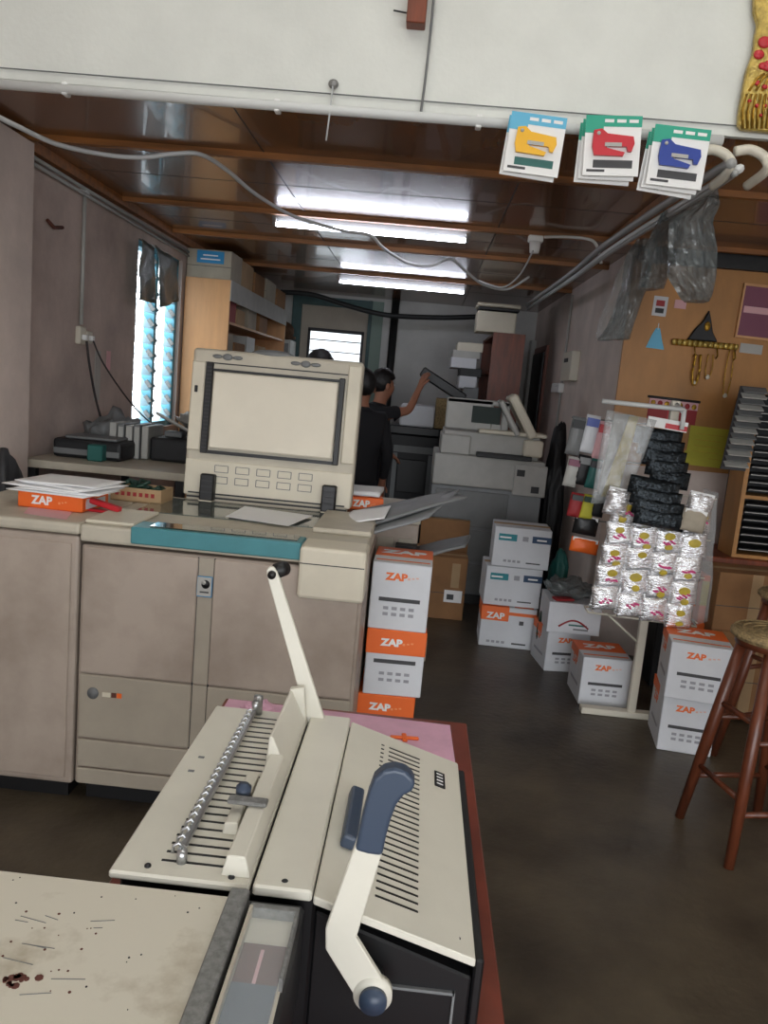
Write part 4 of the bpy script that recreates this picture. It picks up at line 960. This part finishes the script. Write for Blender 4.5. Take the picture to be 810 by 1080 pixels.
# clear sleeve with yellow stripe
t = thing('clear_sleeve', 'long clear plastic sleeve with a yellow stripe hanging from the rack arm', 'plastic sleeve', at(640, 432, 4.12))
MB().sheet((0, 0, 0), (.25, 0, -.03), (.16, 0, -.46), (-.02, 0, -.48), 'plastic_clear', amp=.01, th=.004).build('sleeve', t)
MB().sheet((.12, .012, -.02), (.165, .012, -.02), (.11, .012, -.44), (.03, .012, -.44), 'mustard', amp=.004, th=.003).build('yellow_insert', t)
o = MB().sheet((0, 0, 0), (.1, 0, 0), (.08, 0, -.42), (-.03, 0, -.42), 'lightgrey', amp=.006, th=.003).build('paper_strip'); o.location = at(648, 436, 4.2); tag(o, 'long grey strip hanging behind the clear sleeve', 'strip')
# left column of hanging packets
cols = ((612, 440, 'greypl', 'black2'), (627, 438, 'boxwhite', 'blue'), (640, 445, 'pinkpaper', 'red'))
for k, (px, py, m, d) in enumerate(cols):
    packet(px, py, 4.3, .075, .2, m, ('leftmost dark pen packet', 'white pen packet with a blue top', 'pink pen packet')[k]+' in the upper row left of the rack', 'pen packets, upper row', k*2.2, 6, .015, 'pen_packet', 'pen packet', d)
for k, (px, py, m, d) in enumerate(((607, 482, 'lightgrey', 'purple'), (618, 480, 'black2', 'greypl'), (630, 484, 'green', 'black'))):
    packet(px, py, 4.3, .07, .16, m, ('leftmost lilac packet', 'black packet', 'dark green packet')[k]+' in the middle row left of the rack', 'pen packets, middle row', 9+k*2.2, 6, .015, 'pen_packet', 'pen packet', d)
for k, (px, py, m, d) in enumerate(((610, 520, 'redbox', 'black'), (623, 522, 'notice', 'darkgreen'), (634, 520, 'black2', 'greypl'))):
    packet(px, py, 4.3, .07, .13, m, ('red', 'yellow-green', 'dark')[k]+' packet in the third row left of the rack', 'pen packets, third row', 19+k*2.2, 6, .015, 'pen_packet', 'pen packet', d)
packet(618, 568, 4.3, .15, .08, 'orange', 'orange packet hanging low at the left of the foil display', None, 3, 6, .02)
packet(620, 545, 4.31, .13, .1, 'black', 'black packet hanging above the low orange packet', None, 33, 6, .02)
o = MB()
for z in (440, 482, 520, 547):
    a = at(603, z, 4.325); b = Vector((1.28, 4.325, a.z-.0)); o.tube([a, b, Vector((1.28, 4.21, a.z))], .004, 'alu', n=6)
o.build('side_arm', rack, T=Matrix.Translation((-1.28, -RY, 0)))

# ------------------------------------------------------------------ plywood wall things
WY = 5.268
def onwall(px, py): a = at(px, py, WY); a.y = WY; return a
a = onwall(742, 360)
t = thing('key_holder', 'golden wall ornament with a row of hooks on the plywood', 'key holder', a)
o = MB().b2((-.2, -.03, -.04), (.21, 0, .0), 'gold', bev=.008)
for k in range(13): o.ball((-.19+k*.032, -.035, -.02), (.015, .01, .02), 'goldfoil', n=8)
o.build('rail', t)
o = MB().prism([Vector(q) for q in ((-.11, -.03, 0), (.08, -.03, 0), (.04, -.03, .06), (.02, -.03, .13), (-.0, -.03, .19), (-.03, -.03, .12), (-.07, -.03, .07))], (0, .025, 0), 'black2', bev=.006).ball((0, -.03, .09), (.02, .01, .03), 'gold', n=10).build('crest', t)
for x in (-.06, .08, .19):
    MB().tube([(x, -.03, -.04), (x+.005, -.05, -.09), (x, -.03, -.1)], .005, 'gold').build('hook', t)
for k, (px, py, L_, lb) in enumerate(((735, 374, .18, 'left golden keychain loop hanging from the golden ornament'), (748, 374, .14, 'middle keychain hanging from the golden ornament'), (770, 370, .28, 'long thin keychain at the right end of the golden ornament'))):
    a = onwall(px, py); a.y -= .03
    t = thing('keychain', lb, 'keychain', a)
    MB().tube(smooth_path([Vector((-.014, 0, 0)), Vector((-.02, 0, -L_*.6)), Vector((-.008, 0, -L_)), Vector((.01, 0, -L_)), Vector((.022, 0, -L_*.6)), Vector((.014, 0, 0))]), .004 if k != 0 else .008, 'gold').build('loop', t)
    MB().ball((0, 0, -L_), (.014, .008, .016), 'switch', n=10).build('charm', t)
def card(px, py, px2, py2, m, name, label, cat, th=.004, fr=None, deco=None, Y=WY):
    a = at(px, py, Y); b = at(px2, py2, Y)
    w_ = b.x-a.x; h_ = abs(a.z-b.z)
    t = thing(name, label, cat, ((a.x+b.x)/2, Y, (a.z+b.z)/2)); t.rotation_euler = (0, R(1.5), 0)
    MB().b2((-w_/2, -th, -h_/2), (w_/2, 0, h_/2), m).build('sheet', t)
    if fr: MB().b2((-w_/2-.012, -th-.008, h_/2), (w_/2+.012, 0, h_/2+.015), fr).b2((-w_/2-.012, -th-.008, -h_/2-.015), (w_/2+.012, 0, -h_/2), fr).b2((-w_/2-.012, -th-.008, -h_/2), (-w_/2, 0, h_/2), fr).b2((w_/2, -th-.008, -h_/2), (w_/2+.012, 0, h_/2), fr).build('frame', t)
    if deco: deco(t, w_, h_, th)
    return t
card(785, 302, 822, 358, 'purple', 'framed_picture', 'purple picture in a pale frame at the right picture edge', 'picture', .012, 'wood_light', lambda t, w_, h_, th: MB().b2((-w_*.45, -th-.001, -.01), (w_*.45, -th, .03), 'pinkpaper').build('light_band', t))
card(781, 362, 803, 374, 'lightgrey', 'paper_card', 'small pale card right of the golden ornament', 'card')
t = thing('hanging_tag', 'pale blue triangular tag pinned on the plywood', 'tag', onwall(694, 346))
MB().prism([Vector(q) for q in ((-.012, -.004, 0), (.012, -.004, 0), (.03, -.004, -.06), (.055, -.004, -.13), (-.06, -.004, -.125), (-.035, -.004, -.05))], (0, .004, 0), 'skyblue').build('sheet', t)
MB().tube([(0, -.003, -.01), (0, -.003, .03)], .003, 'white', n=6).build('string', t)
card(690, 312, 702, 334, 'boxwhite', 'small_sticker', 'small white sticker with a red mark left of the black crest', 'sticker', deco=lambda t, w_, h_, th: MB().b2((-w_*.3, -th-.001, 0), (w_*.3, -th, h_*.3), 'redbox').b2((-w_*.3, -th-.001, -h_*.35), (w_*.3, -th, -h_*.1), 'dark').build('print', t))
card(712, 316, 723, 326, 'pinkpaper', 'small_sticker', 'tiny pink sticker on the plywood beside the white one', 'sticker')
def rbd(t, w_, h_, th):
    o = MB().b2((-w_/2, -th-.001, h_*.15), (w_/2, -th, h_*.5), 'pinkpaper')
    for k in range(7): o.ball((-w_*.42+k*w_*.14, -th-.002, h_*.3), (.016, .003, .018), 'redbox' if k % 2 else 'gold', n=8)
    o.b2((-w_*.1, -th-.002, -h_*.35), (w_*.15, -th-.001, h_*.05), 'red').build('print', t)
    MB().tube([(-w_*.55, -.01, h_*.55), (w_*.52, -.01, h_*.55)], .008, 'dark').build('rod', t)
card(685, 420, 733, 448, 'redbox', 'red_banner', 'red and pink banner on a dark rod behind the rack', 'banner', deco=rbd)
def ntc(t, w_, h_, th):
    o = MB()
    for k in range(5): o.b2((-w_*.35, -th-.001, h_*(.3-.15*k)), (w_*(.35-.07*(k % 2)), -th, h_*(.3-.15*k)+.005), 'mustard')
    o.build('print', t)
card(728, 449, 765, 494, 'notice', 'yellow_notice', 'yellow paper notice on the alcove wall right of the dark packets', 'notice', deco=ntc, Y=5.267)
card(722, 475, 745, 492, 'notice', 'yellow_notice', 'smaller yellow note peeking out below the left of the large notice', 'notice', Y=5.262)
# slatted card stand and wooden rack at right
t = thing('card_stand', 'grey slatted card stand hanging in front of the wooden rack', 'rack', at(797, 408, 4.6))
o = MB()
for k in range(14): o.box((.0-k*.003, 0, -.02-k*.032), (.13, .05, .006), 'lightgrey' if k % 2 else 'greypl', (R(30), 0, 0))
o.build('slats', t)
MB().prism([Vector(q) for q in ((-.07, .03, 0), (.07, .03, 0), (.03, .03, -.47), (-.11, .03, -.47))], (0, .01, 0), 'dark').build('back_board', t)
a = at(809, 412, 4.6); b = at(783, 590, 4.6)
t = thing('disc_rack', 'wooden rack of dark discs in rows at the right picture edge', 'rack', (a.x+.16, 4.75, b.z))
hh = a.z-b.z+.0
MB().b2((-.19, -.1, 0), (-.165, .12, hh), 'plywood').build('side_panel', t)
MB().b2((.3, -.1, 0), (.325, .12, hh), 'plywood').build('side_panel', t)
for z in (0, hh*.36, hh-.02): MB().b2((-.165, -.1, z), (.3, .12, z+.02), 'plywood').build('shelf_board', t)
MB().b2((-.19, .12, 0), (.325, .135, hh), 'dark').build('back_panel', t)
di = [z for z in [hh*k/22 for k in range(1, 22)] if abs(z-hh*.37) > .03]
src = None
for n_, z in enumerate(di):
    if src is None:
        src = thing('disc_case', 'x', 'disc case', (0, 0, 0), 0, 'dark disc cases in the wooden rack')
        MB().b2((-.15, -.09, 0), (.28, .08, .012), 'black', bev=.002).build('case', src)
        MB().b2((-.15, -.092, .001), (.28, -.09, .005), 'lightgrey').build('spine_label', src)
        d = src
    else: d = copy_tree(src)
    d.location = (a.x+.16, 4.75, b.z+z+.001); d['label'] = 'dark disc case lying flat in the wooden rack at the right edge'
# low bench/table carrying the rack, cartons
boxthing('low_cupboard', (1.66, 4.62, 0), (2.5, 5.1, b.z-.002), 'wood_red', 'dark brown cupboard under the wooden disc rack', 'cupboard')
def tp(t, w_, d_, h_): MB().b2((-.03, -d_/2-.001, 0), (.03, -d_/2, h_), 'carton2').build('tape_strip', t)
a = at(785, 655, 4.3)
carton((a.x-.16, 4.3, .02), (a.x+.3, 4.6, .5), 'carton', 'brown taped carton standing behind the stool', extra=tp)
carton((a.x-.17, 4.32, .5), (a.x+.25, 4.6, .82), 'carton', 'crushed brown carton on top of the taped carton behind the stool', extra=tp, rz=R(3))
a = at(744, 632, 4.4); o = MB().b2((a.x-.02, 4.42, 0), (a.x+.03, 4.6, .77), 'orange', bev=.003).b2((a.x-.021, 4.419, .6), (a.x+.031, 4.425, .74), 'mustard').build('orange_box'); centre(o); tag(o, 'narrow glossy orange box right of the foil display', 'box')
a = at(745, 600, 4.5)
boxthing('dark_box', (1.52, 4.72, 0), (1.655, 5.0, .95), 'black2', 'dark upright box between the rack and the cartons', 'box')

# stool
SC = Vector((1.43, 3.02, 0)); SZ = .86
def stool(loc, rz, label):
    t = thing('stool', label, 'stool', loc, rz, 'round wooden stools with woven seats')
    o = MB().cyl((0, 0, SZ-.02), .17, .03, 'rattan', n=32, bev=.008)
    for k in range(5): 
        r_ = .03+k*.032; o.tube([(r_*math.cos(q*PI/12), r_*math.sin(q*PI/12), SZ-.004) for q in range(25)], .004, 'rattan', n=5, cap=False)
    o.build('seat', t)
    MB().cyl((0, 0, SZ-.045), .15, .03, 'wood_stool', n=32).build('seat_ring', t)
    legs = []
    for k in range(4):
        an = R(45+90*k); p0 = Vector((math.cos(an)*.115, math.sin(an)*.115, SZ-.03)); p1 = Vector((math.cos(an)*.25, math.sin(an)*.25, 0))
        legs.append((p0, p1)); MB().tube([p0, p0.lerp(p1, .5), p1], [.022, .024, .019], 'wood_stool', n=12).build('leg', t)
    for k in range(4):
        for hgt in ((.36, .70) if k % 2 else (.44, .76)):
            q = lambda L: L[0].lerp(L[1], hgt); MB().tube([q(legs[k]), q(legs[(k+1) % 4])], .012, 'wood_stool', n=8).build('rung', t)
    return t
stool(SC, R(12), 'round woven-seat wooden stool nearest, beside the stacked paper boxes')
a = at(812, 650, 3.6); stool((a.x+.18, 3.75, 0), R(30), 'second woven-seat stool just peeking in at the right picture edge')

# ------------------------------------------------------------------ foreground table and machines
TZ = .8
t = thing('table', 'red-brown wooden table under the binding machine', 'table', (-.12, 1.2, 0))
MB().b2((-.32, -.9, TZ-.03), (.315, .8, TZ), 'table_red', bev=.003).build('top', t)
for sx in (-.28, .27):
    for sy in (-.85, .74): MB().b2((sx-.025, sy-.025, 0), (sx+.025, sy+.025, TZ-.03), 'table_red').build('leg', t)
MB().b2((-.28, -.85, TZ-.1), (.27, .74, TZ-.03), 'table_red').build('apron', t)
o = MB().sheet((-.43, 1.99, TZ+.002), (.15, 1.97, TZ+.002), (.168, 1.3, TZ+.002), (-.43, 1.3, TZ+.002), 'pinksheet', nx=16, ny=16, amp=.0, th=.001)
o = o.build('pink_sheet'); tag(o, 'pink plastic sheet covering the far end of the red-brown table', 'plastic sheet')
cloth('pink_crumple', (-.325, 1.9, TZ+.003), (.05, .03, .035), 'pinksheet', 'crumpled pink paper at the far left corner of the table', 'paper', 41)
o = MB().box((.035, 1.86, TZ+.006), (.07, .012, .006), 'orange', (0, 0, .1), bev=.002).box((.035, 1.86, TZ+.0065), (.012, .04, .006), 'orange', (0, 0, .1), bev=.002).build('orange_clip'); tag(o, 'tiny orange clip on the pink sheet', 'clip')

PZ = 1.0
YA, YZ = .94, 1.49
t = thing('binding_machine', 'cream and black comb binding machine with slotted plates and two levers', 'binding machine', (-.11, YA, TZ))
def T_(v): return Vector(v)-Vector((-.11, YA, TZ))
o = MB()
o.b2(T_((-.335, YA+.012, TZ)), T_((-.165, YZ-.01, PZ-.014)), 'black', bev=.004)
o.b2(T_((-.165, YA+.006, TZ)), T_((-.075, YZ-.005, PZ-.012)), 'black', bev=.004)
o.prism([T_((-.075, YA+.008, TZ)), T_((.135, YA+.008, TZ)), T_((.135, YA+.008, .90)), T_((-.075, YA+.008, PZ-.03))], (0, YZ-YA-.012, 0), 'black', bev=.003)
for sx in (-.3, .1):
    for sy in (YA+.05, YZ-.05): o.cyl(T_((sx, sy, TZ+.001)), .015, .002, 'dark', n=12)
o.build('base', t)
# left slotted plate
o = MB().b2(T_((-.346, YA, PZ-.012)), T_((-.162, YZ, PZ)), 'binder', bev=.003)
lp = o.build('left_plate', t, 'cream slotted plate')
sl = MB(); n = 24
for k in range(n):
    q = k/(n-1); y = YA+.035+q*(YZ-YA-.075); xa = -.287+.012*q; sl.b2(T_((xa, y-.0022, PZ-.0005)), T_((xa+.083, y+.0022, PZ+.0006)), 'black')
for (sx, sy) in ((-.315, 1.27), (-.318, 1.22)): sl.box(T_((sx, sy, PZ+.0005)), (.01, .006, .001), 'greypl')
sl.build('comb_slots', lp)
def screw(x, y, z, r=.0045): return MB().cyl(T_((x, y, z)), r, .004, 'black2', n=12, bev=.001).build('screw', t)
screw(-.30, YA+.018, PZ+.001); screw(-.188, YA+.014, PZ+.001); screw(-.118, YA+.014, PZ+.003); screw(.115, YA+.03, .937)
cb = MB(); cb.box(T_((-.263, (YA+YZ)/2-.0, PZ+.014)), (.010, YZ-YA-.09, .008), 'metal', (0, 0, 0), bev=.002)
for k in range(n):
    q = k/(n-1); y = YA+.045+q*(YZ-YA-.095); cb.tube([T_((-.262, y, PZ+.014)), T_((-.268, y, PZ+.021)), T_((-.275, y, PZ+.016)), T_((-.276, y, PZ+.006))], .0023, 'metal', n=6)
cb.cyl(T_((-.26, YA+.035, PZ+.009)), .007, .018, 'metal', n=12).cyl(T_((-.26, YZ-.02, PZ+.018)), .009, .036, 'metal', n=14).cyl(T_((-.26, YZ-.035, PZ+.02)), .008, .03, 'metal', rot=(R(40), 0, 0), n=12)
cb.build('comb_opener', t, 'silver toothed comb opener rail')
# side guide: tall leaning wall at the back, low step in front
xs = -.164
def yprism(o, prof, y0, y1, m='binder', bev=.0018): o.prism([T_((x, y0, z)) for x, z in prof], (0, y1-y0, 0), m, bev=bev)
o = MB()
yprism(o, [(xs, 1.0), (-.194, 1.060), (-.199, 1.060), (-.203, 1.0)], 1.25, 1.455)
yprism(o, [(xs, 1.0), (-.172, 1.068), (-.199, 1.062), (-.203, 1.0)], 1.455, 1.472)
yprism(o, [(xs, 1.0), (-.172, 1.030), (-.196, 1.030), (-.203, 1.0)], .955, 1.25)
yprism(o, [(-.203, 1.0), (-.203, 1.02), (-.222, 1.018), (-.225, 1.0)], 1.05, 1.2)
o.build('side_guide', t)
MB().b2(T_((xs-.062, YA+.135, PZ+.032)), T_((xs-.004, YA+.155, PZ+.038)), 'alu', bev=.002).build('guide_bracket', t)
MB().cyl(T_((xs-.046, YA+.175, PZ+.034)), .0115, .022, 'bluegrey', n=20, bev=.004).build('knob', t)
# middle cover
o = MB().b2(T_((-.157, YA-.002, PZ-.012)), T_((-.080, YZ, PZ+.004)), 'binder', bev=.003)
o.build('middle_cover', t)
# right plate sloping down
zl, zr = PZ-.004, .933
o = MB().prism([T_((-.078, YA+.0, zl-.012)), T_((-.078, YA, zl)), T_((.137, YA, zr)), T_((.137, YA, zr-.012))], (0, YZ-YA, 0), 'binder', bev=.002)
rp = o.build('right_plate', t, 'cream slotted plate sloping to the right')
sl = MB(); ang = math.atan2(zl-zr, .215)
for k in range(n+4):
    q = k/(n+3); y = YA+.05+q*(YZ-YA-.1); cx = .03; cz = zl-(cx+.078)*math.tan(ang)
    sl.box(T_((cx, y, cz+.0003)), (.062, .0035, .0012), 'black', (0, ang, 0))
    sl.box(T_((cx-.042, y, cz+.0003+.042*math.tan(ang))), (.006, .0035, .0012), 'black', (0, ang, 0))
sl.build('punch_slots', rp)
cz = lambda x: zl-(x+.078)*math.tan(ang)
lbm = MB().box(T_((.098, YZ-.1, cz(.098)+.001)), (.02, .056, .0016), 'black', (0, ang, 0))
for k in range(4): lbm.box(T_((.098, YZ-.118+k*.012, cz(.098)+.002)), (.012, .003, .001), 'white', (0, ang, 0))
lbm.build('name_plate', rp, 'small black name plate')
MB().box(T_((-.045, YA+.2, cz(-.045)+.012)), (.022, .15, .022), 'bluegrey', (0, ang, 0), bev=.005, seg=2).build('thumb_rest', t)
MB().b2(T_((.137, YA+.01, TZ+.005)), T_((.15, YZ-.01, .925)), 'black', bev=.003).build('side_plate', t)
MB().b2(T_((.0, YA+.003, .875)), T_((.115, YA+.008, .879)), 'greypl').b2(T_((.113, YA+.003, .83)), T_((.116, YA+.008, .879)), 'greypl').build('front_drawer', t)
# rear lever (cream arm with black knob)
p0, p1 = at(333, 760, 1.47), at(287, 606, 1.50)
o = MB(); d = (p1-p0); u_ = d.normalized(); sd = Vector((0, 1, 0)).cross(u_).normalized()
pts = [p0+sd*.017-u_*.01, p1+sd*.011, p1+u_*.012+sd*.008, p1+u_*.016, p1+u_*.012-sd*.008, p1-sd*.011, p0-sd*.017-u_*.01]
o.prism([T_(p) for p in pts], (0, .012, 0), 'binder', bev=.002); o.cyl(T_(p1+Vector((0, -.002, 0))), .008, .01, 'black', rot=(PI/2, 0, 0), n=16)
o.prism([T_(p0+Vector((-.03, .0, -.05))), T_(p0+Vector((.025, .0, -.05))), T_(p0+sd*.018), T_(p0-sd*.018)], (0, .012, 0), 'binder', bev=.002)
rl = o.build('rear_lever', t, 'cream rear lever arm')
MB().cyl(T_(p1+Vector((.012, .022, .006))), .015, .035, 'black', rot=(PI/2, 0, R(-20)), n=20, bev=.004).build('lever_knob', rl)
# front lever with blue grip
LY = .905
q0, q1, q2, q3 = at(393, 1050, LY), at(357, 992, LY), at(389, 895, LY), at(404, 835, LY)
def strap(pts, ws, y, th):
    L_, R_ = [], []
    for i, p in enumerate(pts):
        d = (pts[min(i+1, len(pts)-1)]-pts[max(i-1, 0)]).normalized(); s_ = Vector((0, 1, 0)).cross(d).normalized()
        L_.append(T_(p+s_*ws[i])); R_.append(T_(p-s_*ws[i]))
    return L_+R_[::-1]
def arc(c, r, a0, a1, n=8): return [c+Vector((math.cos(a0+(a1-a0)*k/n)*r, 0, math.sin(a0+(a1-a0)*k/n)*r)) for k in range(n+1)]
o = MB(); o.prism(strap([q0, q1*.94+q0*.06, q1+(q2-q1)*.08, q2, q2.lerp(q3, .3)], [.021, .021, .020, .017, .016], LY, .012), (0, .010, 0), 'binder', bev=.0015)
o.cyl(T_(q0+Vector((0, .005, 0))), .0245, .0124, 'binder', rot=(PI/2, 0, 0), n=28)
fl = o.build('front_lever', t, 'cream bent front lever arm')
MB().cyl(T_(q0+Vector((.001, -.006, -.003))), .0175, .014, 'bluegrey', rot=(PI/2, 0, 0), n=24, bev=.003).build('pivot_cap', fl)
MB().cyl(T_(q0+Vector((0, .03, 0))), .012, .04, 'black', rot=(PI/2, 0, 0), n=16).build('pivot_shaft', t)
gp = [at(x, y, LY-.004) for x, y in ((374, 898), (381, 864), (388, 838), (394, 822), (404, 813), (416, 811), (428, 814), (436, 822), (438, 830), (434, 836), (426, 840), (418, 850), (412, 866), (407, 884), (403, 904), (388, 902))]
b = MB(); b.prism([T_(p) for p in gp], (0, .024, 0), 'bluegrey')
o = b.build('grip', fl, 'dark blue plastic grip')
md = o.modifiers.new('bev', 'BEVEL'); md.width = .006; md.segments = 3

# paper cutter at lower left
t = thing('paper_cutter', 'worn cream paper cutter board with a metal rail and black base at lower left', 'paper cutter', (-.4, .7, TZ))
def U_(v): return Vector(v)-Vector((-.4, .7, TZ))
CZ = 1.0
MB().b2(U_((-.78, .3, TZ+.06)), U_((-.087, .934, CZ-.012)), 'black2', bev=.005).build('base', t)
for sx in (-.7, -.5, -.2):
    for sy in (.36, .87): MB().cyl(U_((sx, sy, TZ+.03)), .018, .06, 'black', n=14).build('foot', t)
c0, c1, c2, c3 = atz(-30, 922, CZ), atz(243, 945, CZ), atz(185, 1090, CZ), atz(60, 1400, CZ)
sc = MB().b2(U_((-.77, .31, CZ-.012)), U_((c1.x, c1.y, CZ)), 'dirtcream', bev=.002); random.seed(3)
for k in range(70):
    x, y = random.uniform(-.52, c1.x-.02), random.uniform(.7, c1.y-.01); near = x < -.3 and y < .85
    if k > 25 and not near: continue
    rr = random.uniform(.0005, .0014)*(1.4 if near else 1); sc.cyl(U_((x, y, CZ+.0003)), rr, .0006, 'rust' if near else 'dark', n=6)
for k in range(12):
    x, y = random.uniform(-.5, -.3), random.uniform(.72, .86); an = random.uniform(-.3, .3); sc.box(U_((x, y, CZ+.0003)), (random.uniform(.01, .04), .0007, .0005), 'greypl', (0, 0, an))
cc = atz(18, 1035, CZ)
for k in range(16): sc.cyl(U_((cc.x+random.gauss(0, .008), cc.y+random.gauss(0, .007), CZ+.0005)), random.uniform(.002, .005), .001, 'rust', n=7)
sc.build('board', t, 'scratched cream board')
MB().b2(U_((c1.x, .32, CZ-.012)), U_((c1.x+.024, c1.y+.002, CZ+.012)), 'alu', bev=.002).build('rail', t, 'brushed metal rail')
bx0 = c1.x+.026
MB().b2(U_((bx0+.004, .4, CZ-.012)), U_((bx0+.062, c1.y-.02, CZ-.010)), 'switch').build('tray_floor', t)
MB().b2(U_((bx0+.003, .4, CZ-.011)), U_((bx0+.007, c1.y-.02, CZ+.006)), 'cream').b2(U_((bx0+.060, .78, CZ-.011)), U_((bx0+.064, c1.y-.02, CZ+.006)), 'alu').b2(U_((bx0+.003, c1.y-.022, CZ-.011)), U_((bx0+.064, c1.y-.012, CZ+.004)), 'alu', bev=.001).build('tray_wall', t)
MB().b2(U_((bx0+.008, .55, CZ-.0095)), U_((bx0+.058, .845, CZ-.006)), 'rust').b2(U_((bx0+.03, .55, CZ-.006)), U_((bx0+.034, .835, CZ-.005)), 'pinkpaper').b2(U_((bx0+.008, .5, CZ-.0055)), U_((bx0+.058, .78, CZ-.004)), 'bluegrey').build('cutting_stick', t)
MB().b2(U_((bx0+.006, .5, CZ+.002)), U_((bx0+.061, c1.y-.02, CZ+.0035)), 'glass').build('clear_cover', t)
t = thing('side_desk', 'dark desk under the paper cutter at the lower left corner', 'desk', (-.72, .6, 0))
MB().b2((-.3, -.5, TZ-.03), (.27, .32, TZ), 'dark', bev=.003).build('top', t)
for sx in (-.27, .24):
    for sy in (-.47, .29): MB().b2((sx-.02, sy-.02, 0), (sx+.02, sy+.02, TZ-.03), 'dark').build('leg', t)

# ------------------------------------------------------------------ light
wd = bpy.data.worlds.new('world'); bpy.context.scene.world = wd; wd.use_nodes = True
bg = wd.node_tree.nodes['Background']; bg.inputs[0].default_value = (.93, .96, 1.0, 1); bg.inputs[1].default_value = 4.0
def portal(loc, rot, sx, sy):
    l = bpy.data.lights.new('portal', 'AREA'); l.shape = 'RECTANGLE'; l.size = sx; l.size_y = sy; l.cycles.is_portal = True
    o = bpy.data.objects.new('daylight_portal', l); C.objects.link(o); o.location = loc; o.rotation_euler = rot
portal(((X0+XE)/2, -2.65, 1.45), (R(90), 0, 0), 5.0, 2.9)
portal((X0-.13, (W0+W1)/2, (WZ0+WZ1)/2), (0, R(-90), 0), WZ1-WZ0, W1-W0)
portal((-1.1, YB+.12, 1.97), (R(-90), 0, 0), .64, .5)
sc_ = bpy.context.scene
sc_.view_settings.view_transform = 'Standard'; sc_.view_settings.look = 'None'; sc_.view_settings.exposure = 0.62; sc_.view_settings.gamma = 1
sc_.view_settings.use_curve_mapping = False
